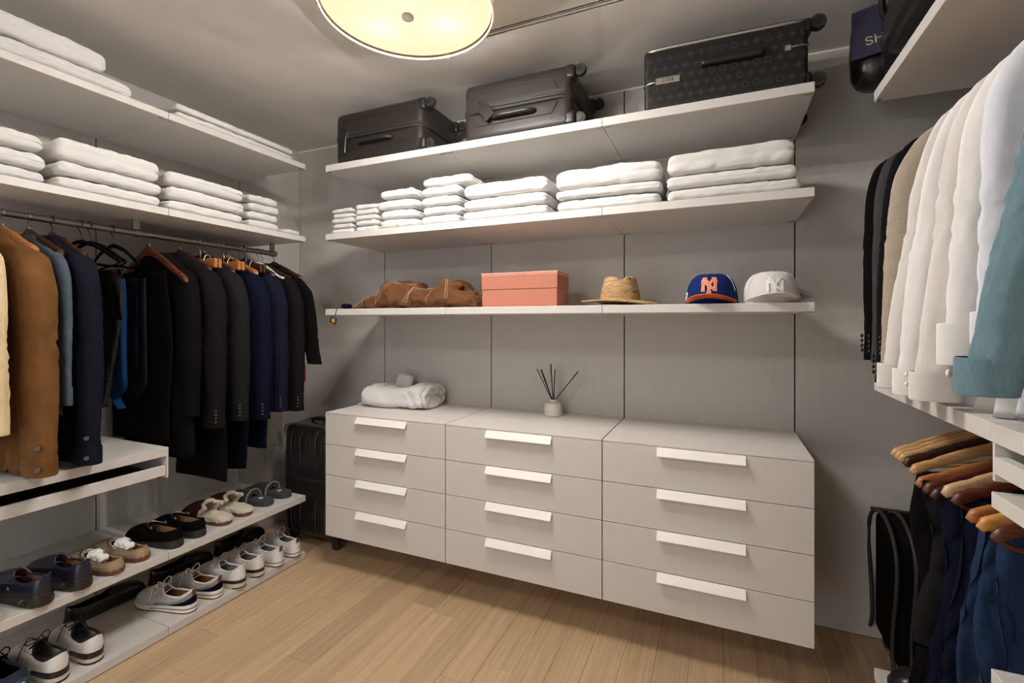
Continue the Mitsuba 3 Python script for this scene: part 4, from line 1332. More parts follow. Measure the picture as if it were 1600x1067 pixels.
# loafers
def loafer(label, at, z, rz, kind, group, name='loafer'):
    S = LO[kind]
    s = S['last']
    t = shoe_at(name, label, name, at, z, rz, group)
    P_(t, (kind, 'up'), 'upper', s.upper, S['upper'])
    P_(t, (kind, 'li'), 'lining', s.lining, S['lining'])
    so = P_(t, (kind, 'so'), 'sole', s.sole_mesh, S['sole'], 40)
    P_(t, (kind, 'ri'), 'collar', lambda: s.rim(.0028), S.get('rimm', S['upper']))
    if S.get('apron'):
        P_(t, (kind, 'ap'), 'apron_seam', lambda: tube(s.outer(np.linspace(2.02, 2 * np.pi - 2.02, 40), np.full(40, .60), .0012), .0020, 6), S['apron'])
    if S.get('bit'):
        P_(t, (kind, 'b0'), 'strap', lambda: s.patch(2.05, 2 * np.pi - 2.05, .86, 1.0, .0018) if False else tube(np.array([s.outer(np.array([a]), np.array([.97]), .003)[0] for a in np.linspace(1.9, 2 * np.pi - 1.9, 26)]), .0062, 8), S['upper'])

        def bit():
            P = np.array([s.outer(np.array([a]), np.array([.985]), .010)[0] for a in np.linspace(2.0, 2 * np.pi - 2.0, 22)])
            rr = .0022 + .0011 * (np.abs(np.linspace(-1, 1, 22)) < .35)
            ring = [tube([P[i] + np.array([0, 0, 0]) + .0075 * np.array([math.cos(u), 0, math.sin(u)]) for u in np.linspace(0, 2 * np.pi, 17)], .0018, 5, False) for i in (1, 20)]
            return cat(tube(P, rr, 7), *ring)
        P_(t, (kind, 'b1'), 'metal_bit', bit, S['bit'])
    if S.get('nubs'):
        for i in range(7):
            a = (-.85 + i * .283)
            P_(t, (kind, 'nb', i), 'rubber_nub', lambda: moved(softbox(.006, .009, .012, .0028, (3, 3, 4)), tuple(s.outer(np.array([a]), np.array([.06]), .0015)[0] - [0, 0, .004])), S['nubs'])
    if S.get('quarter'):
        for i, sg in enumerate((1, -1)):
            P_(t, (kind, 'qs', i), 'quarter_stitch', lambda: tube(s.outer(sg * np.linspace(1.05, .78, 14) % (2 * np.pi), np.linspace(.06, .94, 14), .0010), .0011, 5), S['quarter'])
    if S.get('insole'):
        P_(t, (kind, 'in'), 'insole', lambda: loft([np.stack([s.L * .47 + (s.base(s.a)[0] - s.L * .5) * .74, s.base(s.a)[1] * .72, s.top(s.base(s.a)[0]) + zz], 1) for zz in (.009, .0115)], True, True), S['insole'])
    if S.get('paper'):
        for i, (x, y, zz) in enumerate(((.42, .004, .052), (.47, -.008, .058), (.36, .0, .046))):
            P_(t, (kind, 'pp', i), 'tissue_paper', lambda: moved(wrinkle(softbox(.050, .034, .024, .010, (7, 6, 4)), .009, 70, i + 3), (s.L * x, y, zz)), S['paper'])
    return t


_lt = Last(L=.285, W=1.02, sole=.014, heel_sole=.016, toe_sole=.010, spring=.006, heel=.054, side=.040, throat=.058, throat_x=.62, toe=.040, rim_w=.030, low=.048)
_lv = Last(L=.285, W=1.04, sole=.022, heel_sole=.034, toe_sole=.016, spring=.006, heel=.082, side=.066, throat=.080, throat_x=.58, toe=.052, rim_w=.029, low=.070)
LO = {
    'tan': dict(last=_lt, upper=M['suede_tan'], lining=M['tan_lining'], sole=M['brown_leather'], bit=M['chrome'], apron=M['suede_tan'], nubs=M['brown_leather'], paper=M['paper']),
    'navy': dict(last=_lt, upper=M['navy_leather'], lining=M['tan_lining'], sole=M['black_plastic'], bit=M['chrome'], apron=M['navy_leather'], nubs=M['black_plastic'], quarter=M['stitch_white']),
    'velvet': dict(last=_lv, upper=M['velvet_black'], lining=M['tan_lining'], sole=M['rubber'], bit=M['steel'], insole=M['paper']),
    'dark': dict(last=_lv, upper=M['black_warm'], lining=M['tan_lining'], sole=M['cream_rubber'], apron=M['black_warm']),
}
_g = 'shoes on the upper shoe shelf'
_z = .355
loafer('dark suede loafer with a cream sole cut by the left edge of the photo', (-2.125, .728), _z, 180, 'dark', _g)
loafer('navy leather loafer with a metal bit, nearer the left edge of the photo', (-2.118, .864), _z, 187, 'navy', _g)
loafer('navy leather loafer with a metal bit, next to the tan suede pair', (-2.118, .976), _z, 187, 'navy', _g)
loafer('tan suede loafer with a metal bit, left one beside the navy loafers', (-2.130, 1.088), _z, 189, 'tan', _g)
loafer('tan suede loafer with a metal bit, right one beside the black velvet loafers', (-2.150, 1.190), _z, 189, 'tan', _g)
loafer('black velvet loafer with a white insole, left one beside the tan loafers', (-2.140, 1.318), _z, 187, 'velvet', _g)
loafer('black velvet loafer with a white insole, right one beside the fur slippers', (-2.150, 1.424), _z, 187, 'velvet', _g)


def fur_slipper(label, at, rz, seed):
    t = shoe_at('fur_slipper', label, 'slipper', at, .355, rz, 'shoes on the upper shoe shelf')
    s = _lf
    P_(t, 'fss', 'sole', s.sole_mesh, M['brown_leather'], 40)

    def bed():
        m = loft([np.stack([s.base(s.a, k)[0], s.base(s.a, k)[1], s.top(s.base(s.a, k)[0]) + zz], 1) for k, zz in ((1.0, .0), (1.07, .006), (1.08, .014), (1.0, .024), (.85, .025), (.5, .016))], True, True)
        m = m.subdivide()
        return wrinkle(wrinkle(m, .006, 60, 5), .004, 150, 6)
    P_(t, 'fsb', 'fleece_bed', bed, M['fleece'], label='cream fleece lining')

    def vamp(off, lo, hi, k):
        A = np.linspace(1.62, 2 * np.pi - 1.62, 44)
        rows = []
        for q in np.linspace(0, 1, 13):
            P = s.outer(A, np.full(44, lo + (hi - lo) * q), off)
            rows.append(P)
        return loft(rows, False, False, False)
    P_(t, 'fsv', 'vamp', lambda: vamp(.008, 0, 1.0, 1), M['burgundy'])
    P_(t, 'fsl', 'vamp_lining', lambda: wrinkle(vamp(-.002, 0.02, 1.0, 1), .004, 90, 2), M['fleece'])
    A = np.linspace(1.62, 2 * np.pi - 1.62, 60)
    P_(t, 'fsr', 'fleece_edge', lambda: wrinkle(tube(np.vstack([s.outer(np.full(8, 1.62), np.linspace(.05, .95, 8), .004), s.outer(A, np.full(60, 1.0), .003), s.outer(np.full(8, 2 * np.pi - 1.62), np.linspace(.95, .05, 8), .004)]), .0085, 9).subdivide(), .006, 120, 4), M['fleece'])
    return t


_lf = Last(L=.275, W=1.08, sole=.014, toe_sole=.012, spring=.003, heel=.05, side=.075, throat=.092, throat_x=.50, toe=.062, rim_w=.042, heel_x=.20)
fur_slipper('burgundy slipper lined with cream fleece, left one beside the black loafers', (-2.165, 1.560), 184, 1)
fur_slipper('burgundy slipper lined with cream fleece, right one beside the grey slides', (-2.172, 1.675), 184, 2)


def slide(label, at, rz):
    t = shoe_at('slide_sandal', label, 'slide sandal', at, .355, rz, 'shoes on the upper shoe shelf')
    s = _ls
    so = P_(t, 'sls', 'sole', s.sole_mesh, M['slide_foam'], 40)
    P_(so, 'slm', 'footbed_mark', lambda: cat(cbox(.058, .066, -.010, .010, .0300, .0312, .0003), cbox(.072, .078, -.010, .010, .0300, .0312, .0003)), M['paper'], False)

    def band(r0, r1):
        rows = []
        for q in np.linspace(0, 1, 8):
            x = .118 + .110 * q
            w = .052 - .006 * q
            h = .062 - .016 * q
            u = np.linspace(0, np.pi, 26)
            o = np.stack([x + .018 * np.sin(u) * (1 - q) * 0 + 0 * u, (w + r1) * np.cos(u), .012 + (h + r1) * np.sin(u) ** .8], 1)
            i = np.stack([x + 0 * u, (w + r0) * np.cos(u), .012 + (h + r0) * np.sin(u) ** .8], 1)
            rows.append(np.vstack([o, i[::-1]]))
        return loft(rows, True, True)
    P_(t, 'slb', 'strap', lambda: band(-.006, 0), M['slide_foam'], 50)
    u = np.linspace(0, np.pi, 30)
    P_(t, 'sle', 'strap_edge', lambda: tube(np.stack([.117 + 0 * u, .050 * np.cos(u), .012 + .0595 * np.sin(u) ** .8], 1), .0055, 8), M['mid_grey'])
    P_(t, 'sll', 'strap_label', lambda: moved(cbox(-.010, .010, -.006, .006, 0, .001, .0003), (.128, .038, .052), rx=-50), M['paper'], False)
    return t


_ls = Last(L=.285, W=1.10, sole=.028, heel_sole=.030, toe_sole=.022, spring=.006)
slide('dark grey slide sandal, left one beside the fleece slippers', (-2.185, 1.812), 186)
slide('dark grey slide sandal, right one at the far end of the upper shoe shelf', (-2.190, 1.932), 184)
# ---------------------------------------------------------------- rails and hangers
def rail(label, x, z, y0, y1, brackets, zs, r=.0135):
    t = thing('clothes_rail', label, 'clothes rail')
    part(t, 'tube', tube([(x, y0, z), (x, y1, z)], r, 20), M['steel'], 50)
    part(t, 'end_cap', tube([(x, y1 - .006, z), (x, y1 + .004, z)], r + .002, 20), M['steel'], 50)
    for yb in brackets:
        part(t, 'bracket', cbox(x - .006, x + .006, yb - .012, yb + .012, z + r * .6, zs - .0002, .001), M['steel'], False)
        part(t, 'ring', tube([(x, yb - .012, z), (x, yb + .012, z)], r + .0035, 20), M['steel'], 50)
    return t


RLX, RLZ = -2.348, 1.718          # left rail
RRX, RRZ = 0.735, 2.005           # right upper rail
RTX, RTZ = 0.735, 1.045           # right lower rail
rail('grey metal clothes rail under the shelf of the left wall', RLX, RLZ, .30, 1.975, (.72, 1.262, 1.955), 1.7765)
rail('grey metal clothes rail with the shirts and jackets on the right wall', RRX, RRZ, .50, 1.935, (1.22, 1.915), 2.069)
rail('grey metal clothes rail with the wooden hangers below the right wall shelf', RTX, RTZ, 1.235, 1.955, (1.26, 1.935), 1.098)
_t = thing('wall_hook', 'small square grey metal hook plate on the left wall by the rail end', 'hook')
part(_t, 'plate', cbox(XL + .0005, XL + .012, 2.03, 2.09, 1.62, 1.68, .002), M['steel'], False)
part(_t, 'arm', cbox(XL + .010, XL + .055, 2.05, 2.072, 1.635, 1.665, .002), M['steel'], False)


def hook_mesh(neck, r=.0165, w=.0017, turn=1):
    """A hanger's hook round a rail at the origin, its stem ending at z = -neck."""
    a = np.linspace(math.radians(-25), math.radians(215), 26)
    arc = [(turn * r * math.cos(u), 0, r * math.sin(u)) for u in a]
    pts = arc + [(turn * -r * .55, 0, -r * 1.0), (0, 0, -r * 1.7), (0, 0, -neck)]
    return tube(spline(pts, 60), w, 7)


def hanger(label, X, Y, Z, rz, kind='wood', wood='wood_dark', hook='chrome', half=.215, neck=.058, bar=False, group=None, drop=.072):
    name = {'wood': 'wooden_hanger', 'velvet': 'velvet_hanger', 'plastic': 'plastic_hanger', 'clamp': 'trouser_hanger'}[kind]
    t = thing(name, label, 'hanger', (X, Y, Z), rz, group)
    k = ('hk', round(neck, 3), hook)
    if k not in _cache:
        _cache[k] = mikit.ply(hook_mesh(neck + .012), None, True)
    part(t, 'hook', _cache[k], M[hook])
    if kind == 'wood':
        kk = ('hgw', half, neck, drop)
        if kk not in _cache:
            rings = []
            for u in np.linspace(-1, 1, 45):
                s = abs(u)
                x = half * u
                zc = -neck - .014 - drop * s ** 1.25 + .006 * np.cos(s * 3.1)
                hh = .0175 - .002 * s + (.006 * (1 - s / .2) if s < .2 else 0)
                ww = .006 + .005 * s ** 2
                if s > .94:
                    f = math.sqrt(max(1e-3, 1 - ((s - .94) / .06) ** 2))
                    hh, ww = hh * f, ww * f
                if .72 < s < .80:
                    hh -= .0022
                y, z = sup(ww, hh, 20, .8, .8)
                rings.append(np.stack([np.full(20, x), y + .018 * s ** 2, z + zc], 1))
            _cache[kk] = mikit.ply(loft(rings, True, True), None, 50)
        part(t, 'body', _cache[kk], M[wood])
        if bar:
            kb = ('hgb', half, neck)
            if kb not in _cache:
                _cache[kb] = mikit.ply(tube(spline([(-half * .93, .014, -neck - .082), (-half * .88, .006, -neck - .105), (-half * .4, 0, -neck - .110), (half * .4, 0, -neck - .110), (half * .88, .006, -neck - .105), (half * .93, .014, -neck - .082)], 40), .0055, 8), None, True)
            part(t, 'bar', _cache[kb], M[wood])
    elif kind == 'velvet':
        kk = ('hgv', neck)
        if kk not in _cache:
            top = spline([(-.215, 0, -neck - .085), (-.19, 0, -neck - .074), (-.09, 0, -neck - .022), (-.035, 0, -neck - .006), (0, 0, -neck), (.035, 0, -neck - .006), (.09, 0, -neck - .022), (.19, 0, -neck - .074), (.215, 0, -neck - .085)], 60)
            low = spline([(-.215, 0, -neck - .085), (-.20, 0, -neck - .094), (-.1, 0, -neck - .094), (.1, 0, -neck - .094), (.20, 0, -neck - .094), (.215, 0, -neck - .085)], 40)
            rr = lambda P, h: loft([np.stack([p[0] + .0 * np.arange(12), .0032 * np.cos(np.arange(12) * np.pi / 6), p[2] + h * np.sin(np.arange(12) * np.pi / 6)], 1) for p in P], True, True)
            _cache[kk] = (mikit.ply(rr(top, .0085), None, 50), mikit.ply(rr(low, .0045), None, 50))
        part(t, 'body', _cache[kk][0], M['velvet_black'])
        part(t, 'bar', _cache[kk][1], M['velvet_black'])
    elif kind == 'plastic':
        pts = spline([(-.20, 0, -neck - .09), (-.09, 0, -neck - .035), (0, 0, -neck), (.09, 0, -neck - .035), (.20, 0, -neck - .09)], 40)
        part(t, 'body', tube(pts, .0075, 8), M['white_plastic'], True)
    elif kind == 'clamp':
        part(t, 'clamp_bar', moved(softbox(.30, .016, .046, .006, (8, 3, 4)), (0, -.010, -neck - .020)), M[wood], True)
        part(t, 'clamp_bar', moved(softbox(.30, .016, .046, .006, (8, 3, 4)), (0, .010, -neck - .020)), M[wood], True)
        for s in (-.07, .07):
            part(t, 'clip', tube(spline([(s, -.016, -neck - .012), (s, -.012, -neck + .014), (s, .0, -neck + .024), (s, .012, -neck + .014), (s, .016, -neck - .012)], 20), .0022, 6), M[hook], True)
    return t


# ---------------------------------------------------------------- garments
def garment(name, label, category, X, Y, Z, rz, cloth_, sh=.215, neck=-.082, tip=-.155, L=.80, hem=.235, th=.058, sl=.86, sx=.262, srx=.058, sry=.060, amp=.010, seed=0, collar='coat', collar_mat=None,
            cuff=None, cuff_mat=None, buttons=None, group=None, sleeve_mat=None, lining=None, sleeves=True, bend=.0, sway=0.0, cuff_h=.062):
    """A jacket or shirt hanging from the origin (the rail): x to the room, y along the rail."""
    t = thing(name, label, category, (X, Y, Z), rz, group)
    zs = np.array([neck + .004, neck - .006, neck - .022, (neck + tip) / 2 - .012, tip + .002, tip - .03, tip - .10, tip - .24, -.62, -L])
    A = np.array([.050, .062, .092, .155, sh - .022, sh - .004, sh - .012, sh - .022, (sh + hem) / 2 - .015, hem])
    B = np.array([.036, .046, .050, .044, .036, .042, th * .86, th, th * 1.02, th * .92])
    B = np.minimum(B, th * 1.02)
    o = np.argsort(-zs)
    pa, pb = PchipInterpolator(-zs[o], A[o]), PchipInterpolator(-zs[o], B[o])
    rng_ = np.random.default_rng(seed + 17)
    off = rng_.uniform(0, 50, 3)
    zz = np.r_[np.linspace(zs[0], tip - .03, 14)[:-1], np.linspace(tip - .03, -L, 34)]
    rings = []
    n = 64
    for z in zz:
        x, y = sup(float(pa(-z)), float(pb(-z)), n, .72, .85)
        P = np.stack([x, y, np.full(n, z)], 1)
        g = np.clip((tip - z) / .25, 0, 1)
        f = (meshkit.fbm(P * [17, 9, 2.2] + off, 3, seed) - .5) * 2
        f2 = (meshkit.noise(P * [32, 14, 4] + off, seed + 1) - .5)
        P[:, 1] += np.sign(y) * (f * amp * 1.5 + f2 * amp * .5) * g
        P[:, 0] += f2 * amp * .6 * g
        P[:, 1] += sway * (tip - z)
        P[:, 2] += (meshkit.noise(np.stack([x * 6, y * 6, x * 0], 1) + off, 3) - .5) * .02 * (z <= -L + .001)
        rings.append(P)
    R = rings[::-1]
    last = R[0].copy()
    last[:, :2] *= .90
    last[:, 2] += .02
    part(t, 'body', loft([last] + R, True, True), M[cloth_], True)
    # sleeves
    if sleeves:
        for sgn in (1, -1):
            pz = np.array([-tip - .012, -tip + .0, -tip + .03, .37 * sl, .56 * sl, .77 * sl, sl - .002, sl])
            sxx = sx if sgn > 0 else min(sx, .210)
            lin = lambda z: sh - .008 + (sxx - sh + .008) * np.clip((z + tip - .03) / (sl + tip - .03), 0, 1)
            px = PchipInterpolator(pz, [sh - .040, sh - .030, sh - .014, lin(pz[3]) + .006, lin(pz[4]) + .004, lin(pz[5]), lin(pz[6]), lin(pz[7])])
            prx = PchipInterpolator(pz, [.014, .030, .046, srx, srx * 1.02, srx * .90, srx * .74, srx * .74])
            pry = PchipInterpolator(pz, [min(.014, sry), min(.030, sry * .9), min(.046, sry), sry, sry, sry * .86, sry * .74, sry * .74])
            pby = PchipInterpolator(pz, [0, 0, 0, 0, -bend * .2, -bend * .6, -bend, -bend])
            rows = []
            m = 40
            for q in np.linspace(0, 1, 46):
                z = pz[0] + (sl - pz[0]) * q
                x, y = sup(float(prx(z)), float(pry(z)), m, .82, .82)
                P = np.stack([x, y, np.full(m, -z)], 1)
                g = np.clip((z + tip) / .12, 0, 1)
                d = P[:, :2] / (np.linalg.norm(P[:, :2], axis=1, keepdims=True) + 1e-9)
                Q = P + [sgn * 3, 0, 0]
                f = (meshkit.fbm(Q * [22, 22, 3.2] + off, 3, seed + 4) - .5) * 2
                el = np.exp(-((z - .46) / .10) ** 2) + .5 * np.exp(-((z - sl + .10) / .08) ** 2)
                cr = (1 - np.abs(2 * meshkit.noise(np.stack([P[:, 0] * 14, P[:, 1] * 14, P[:, 2] * 34 + P[:, 1] * 30 * sgn], 1) + off, seed + 6) - 1)) ** 2
                P[:, :2] += d * (f * amp * .85 - cr * el * amp * .9)[:, None] * g
                P[:, 0] += sgn * float(px(z))
                P[:, 1] += float(pby(z)) + sway * (tip + z)
                rows.append(P)
            rows = rows[::-1]
            e = rows[0].copy()
            c = e.mean(0)
            inner = [c + (e - c) * [.86, .86, 1] + [0, 0, .002], c + (e - c) * [.82, .82, 1] + [0, 0, .05]]
            sk = part(t, 'sleeve', loft(inner[::-1] + rows, True, True), M[sleeve_mat or cloth_], True)
            c0 = np.array([sgn * float(px(sl)), float(pby(sl)) + sway * (tip + sl), -sl])
            if cuff:
                rr = []
                for z, k in ((cuff_h, .97), (cuff_h - .003, 1.01), (.03, 1.015), (.002, 1.015), (-.001, .98), (.002, .90)):
                    x, y = sup(srx * .74 * k + .002, sry * .74 * k + .002, 36, .82, .82)
                    rr.append(np.stack([x + c0[0], y + c0[1], np.full(36, -sl + z)], 1))
                part(sk, 'cuff', loft(rr[::-1], False, False), M[cuff_mat or cloth_], 50)
            if buttons:
                for dz, m_, r in buttons:
                    u = math.radians(-40 if sgn > 0 else 220)
                    k = 1.11 if cuff and dz < cuff_h else 1.04 + .35 * max(0, dz - .02)
                    P = c0 + [srx * .74 * k * np.sign(math.cos(u)) * abs(math.cos(u)) ** .82 + (sgn * .003), sry * .74 * k * np.sign(math.sin(u)) * abs(math.sin(u)) ** .82 - .003, dz]
                    part(sk, 'button', moved(disc(r, .004, 16), P - [.0 * sgn, 0, 0], rx=90, rz=sgn * 48), M[m_])
    cm = M[collar_mat or cloth_]
    if collar == 'coat':
        rr = [(neck - .030, .090, .060), (neck - .012, .078, .060), (neck + .010, .062, .052), (neck + .016, .056, .046), (neck + .006, .050, .038), (neck - .012, .046, .034)]
    elif collar == 'shirt':
        rr = [(neck - .034, .080, .058), (neck - .030, .082, .062), (neck + .004, .064, .052), (neck + .010, .058, .046), (neck + .0, .052, .040), (neck - .02, .050, .036)]
    else:
        rr = None
    if rr:
        part(t, 'collar', loft([np.stack([*sup(a, min(b, th * (.75 + b * 4)), 40, .85, .9), np.full(40, z)], 1) for z, a, b in rr], False, False), cm, 50)
    return t


_SB = [(.030, 'button_dark', .0062), (.046, 'button_dark', .0062), (.062, 'button_dark', .0062), (.078, 'button_dark', .0062)]
_JB = [(.028, 'button_dark', .0085), (.098, 'button_dark', .0085)]
_g = 'garments on the left rail'

# ---- the left rail, from the near end to the far corner
for nm, lab, y, kw in (
    ('jacket', 'cream jacket at the left edge of the photo', .722, dict(th=.036, sry=.040, cloth_='cream_cloth', L=.80, sl=.745, sx=.268, seed=1)),
    ('suede_jacket', 'rust brown suede jacket with a buttoned cuff resting on the tray shelf', .835, dict(cloth_='suede_rust', th=.040, L=.90, sl=.900, sx=.256, srx=.090, sry=.046, amp=.011, seed=2, cuff=True, buttons=_JB, tip=-.150)),
    ('shirt_jacket', 'faded blue suede shirt jacket between the brown and the navy suede jackets', .905, dict(cloth_='suede_blue', th=.016, L=.72, sl=.68, sx=.240, amp=.004, sry=.019, seed=3, collar='shirt', cuff=True)),
    ('suede_jacket', 'dark navy suede jacket with a buttoned cuff beside the black hangers', .973, dict(cloth_='suede_navy', th=.038, L=.90, sl=.900, sx=.240, srx=.082, sry=.042, amp=.009, seed=4, cuff=True, buttons=_JB, tip=-.150)),
):
    garment(nm, lab, 'jacket', RLX, y, RLZ, 0, **kw)
for y, lab, w, hk in ((.722, 'black hanger holding the cream jacket', 'wood_dark', 'chrome'), (.835, 'rust wood hanger holding the brown suede jacket', 'wood_orange', 'chrome'), (.905, 'grey hanger with a chrome hook holding the blue shirt jacket', 'wood_dark', 'chrome'), (.973, 'dark hanger holding the navy suede jacket', 'wood_dark', 'black_plastic')):
    hanger(lab, RLX, y, RLZ, 0, 'wood', w, hk, .20)
for y, r, lab in ((1.060, 9, 'empty black velvet hanger nearest the navy suede jacket'), (1.092, 5, 'empty black velvet hanger, second from the navy suede jacket'), (1.172, -4, 'empty black velvet hanger nearest the black coat')):
    hanger(lab, RLX, y, RLZ, r, 'velvet', hook='black_plastic', neck=.070)


def strip(root, name, pts, w, th, m, folds=None, seed=0, taper=None, n=18):
    """A hanging band of cloth: w wide along x, th thick along y, following pts (x, y, z) downwards."""
    P = np.asarray(pts, float)
    rows = []
    for i, p in enumerate(P):
        q = i / (len(P) - 1)
        ww = (taper(q) if taper else 1) * w / 2
        x, y = sup(max(ww, .002), th / 2, 2 * n, .35, .6)
        if folds:
            y = y + np.sign(y) * (meshkit.noise(np.stack([x * folds, x * 0 + q * 3, x * 0], 1), seed) - .5) * th * .9
        rows.append(np.stack([x + p[0], y + p[1], np.full(2 * n, p[2])], 1))
    return part(root, name, loft(rows[::-1], True, True), m, True)


# black cummerbund with a gold buckle, hung over the velvet hangers
_t = thing('cummerbund', 'black pleated cummerbund with a gold buckle hanging beside the navy suede jacket', 'cummerbund', (RLX, 1.135, RLZ), 0)
mat('pleats', bump(prin((0.010, 0.0095, 0.010), 0.75, 0.3), lambda p, n, uv: noise(p.z * 160, (p.x + p.y) * 14, 0), 0.004))
strip(_t, 'wide_panel', [(-.055, 0, -.178 - .21 * q) for q in np.linspace(0, 1, 14)], .39, .020, M['pleats'], 40, 3)
strip(_t, 'tail', [(.03 - .03 * q, -.006, -.38 - .36 * q) for q in np.linspace(0, 1, 18)], .23, .018, M['pleats'], 40, 5, lambda q: 1 - .68 * q)
for x in (-.16, -.09, -.02, .05, .10):
    part(_t, 'pleat_line', tube([(x, -.0115, -.18), (x, -.0125, -.385)], .0022, 5), M['black_cloth'])
_q = part(_t, 'buckle', cat(*[tube([(-.034, -.020, z), (.034, -.020, z)], .0026, 6) for z in (-.735, -.757, -.764, -.797)], *[tube([(x, -.020, -.735), (x, -.020, -.797)], .0026, 6) for x in (-.034, .034)]), M['gold'], True, label='gold slide buckle')
part(_t, 'hook_clip', tube(spline([(.022, -.02, -.685), (.034, -.02, -.69), (.034, -.02, -.70), (.024, -.02, -.703)], 8), .0018, 6), M['chrome'])
part(_t, 'strap', tube(spline([(.0, -.012, -.79), (-.015, -.015, -.83), (-.05, -.02, -.87), (-.09, -.02, -.90)], 14), .006, 6), M['black_cloth'], True)

_t = thing('waistcoat', 'royal blue waistcoat front showing between the cummerbund and the navy tie', 'waistcoat', (RLX - .185, 1.205, RLZ), 0)
_rows = []
for q in np.linspace(0, 1, 26):
    z = -.205 - .555 * q
    x0 = .13 - .085 * math.sin(min(1, q * 1.25) * math.pi * .5) + (.12 * max(0, q - .80) / .2)
    x1 = .165 + .055 * q if q < .82 else .210 - .14 * (q - .82) / .18
    x1 = max(x1, x0 + .008)
    c, w = (x0 + x1) / 2, (x1 - x0) / 2
    x, y = sup(w, .016, 30, .5, .7)
    _rows.append(np.stack([x + c + .02, y + .006 * np.sin(x * 60), np.full(30, z)], 1))
part(_t, 'front', loft(_rows[::-1], True, True), M['royal'], True)
part(_t, 'button', moved(disc(.006, .004, 14), (.165, -.018, -.735), rx=90), M['royal'])
strip(_t, 'back', [(.13, .03, -.20 - .42 * q) for q in np.linspace(0, 1, 10)], .22, .02, M['navy_dark'], 20, 2)

_t = thing('necktie', 'wide dark navy necktie with a pointed end hanging in front of the black coat', 'necktie', (RLX, 1.278, RLZ), 0)
strip(_t, 'blade', [(.0, -.012, -.20 - .52 * q) for q in np.linspace(0, 1, 24)], .140, .012, M['tie_navy'], None, 0, lambda q: (.82 + .18 * q) if q < .90 else max(.04, 1 - (q - .90) / .10))
strip(_t, 'narrow_blade', [(-.03, .012, -.20 - .40 * q) for q in np.linspace(0, 1, 14)], .05, .008, M['tie_navy'], None, 0, lambda q: 1 if q < .93 else max(.05, 1 - (q - .93) / .07))

garment('coat', 'long black coat on a dark red wooden hanger behind the navy necktie', 'coat', RLX, 1.354, RLZ, 0, 'black_cloth', L=.98, sl=.80, sx=.225, hem=.25, th=.040, seed=7, collar=None, tip=-.165, sh=.20, sry=.038, amp=.006)
hanger('dark red wooden suit hanger with its tip sticking out above the black coat', RLX, 1.310, RLZ, 0, 'wood', 'wood_mahogany', 'chrome', .250, .062, drop=.135)
for nm, lab, y, c, kw in (
    ('suit_jacket', 'black suit jacket beside the black coat', 1.445, 'black_warm', dict(seed=8, sl=.865, L=.80)),
    ('suit_jacket', 'charcoal suit jacket between the black and the navy jackets', 1.560, 'charcoal', dict(seed=9, sl=.855, L=.80)),
    ('suit_jacket', 'plain navy suit jacket beside the charcoal one', 1.680, 'navy', dict(seed=10, sl=.870, L=.84)),
    ('suit_jacket', 'navy pinstripe suit jacket, third from the far end of the left rail', 1.784, 'pinstripe', dict(seed=11, sl=.850, L=.80)),
    ('suit_jacket', 'black suit jacket, second from the far end of the left rail', 1.890, 'black_warm', dict(seed=12, sl=.865, L=.80, sry=.040)),
):
    garment(nm, lab, 'jacket', RLX, y, RLZ, 0, c, sx=.245, srx=.080, sry=kw.pop('sry', .046), th=.038, buttons=_SB, group=_g, amp=.008, **kw)
garment('shirt', 'black short-sleeved shirt at the far end of the left rail', 'shirt', RLX, 1.964, RLZ, 0, 'black_cloth', L=.68, sl=.62, sx=.315, srx=.066, sry=.022, th=.018, amp=.005, seed=13, collar='shirt', group=_g)
_t = thing('red_scarf', 'strip of dark red cloth showing below the black short-sleeved shirt', 'scarf', (RLX, 1.958, RLZ), 0)
strip(_t, 'cloth', [(.20, .0, -.60 - .12 * q) for q in np.linspace(0, 1, 6)], .09, .02, M['red_cloth'], 20, 1)
for y, lab, kind, w, hk, nk in ((1.445, 'wood hanger with a gold hook holding the black suit jacket', 'wood', 'wood_dark', 'gold', .060), (1.560, 'wood hanger with a gold hook holding the charcoal jacket', 'wood', 'wood_dark', 'gold', .060),
                               (1.685, 'hanger with a chrome hook holding the plain navy jacket', 'wood', 'wood_orange', 'chrome', .056), (1.784, 'hanger with a dark hook holding the pinstripe jacket', 'wood', 'wood_dark', 'black_plastic', .056),
                               (1.862, 'white plastic hanger near the far end of the left rail', 'plastic', None, 'chrome', .066), (1.890, 'dark brown wooden hanger with a metal pin holding the far black jacket', 'wood', 'wood_dark', 'chrome', .070),
                               (1.964, 'dark hanger holding the black short-sleeved shirt', 'wood', 'wood_dark', 'black_plastic', .058)):
    hanger(lab, RLX, y, RLZ, 0, kind, w, hk, .205, nk)
for y, lab, w in ((1.502, 'light wood trouser clamp with gold clips by the black suit jacket', 'wood_orange'), (1.620, 'light wood trouser clamp with gold clips by the charcoal jacket', 'wood_orange'), (1.742, 'black trouser clamp with chrome clips by the plain navy jacket', 'wood_dark')):
    hanger(lab, RLX + .045, y, RLZ, 90 if False else 0, 'clamp', w, 'gold' if w == 'wood_orange' else 'chrome', neck=.095)


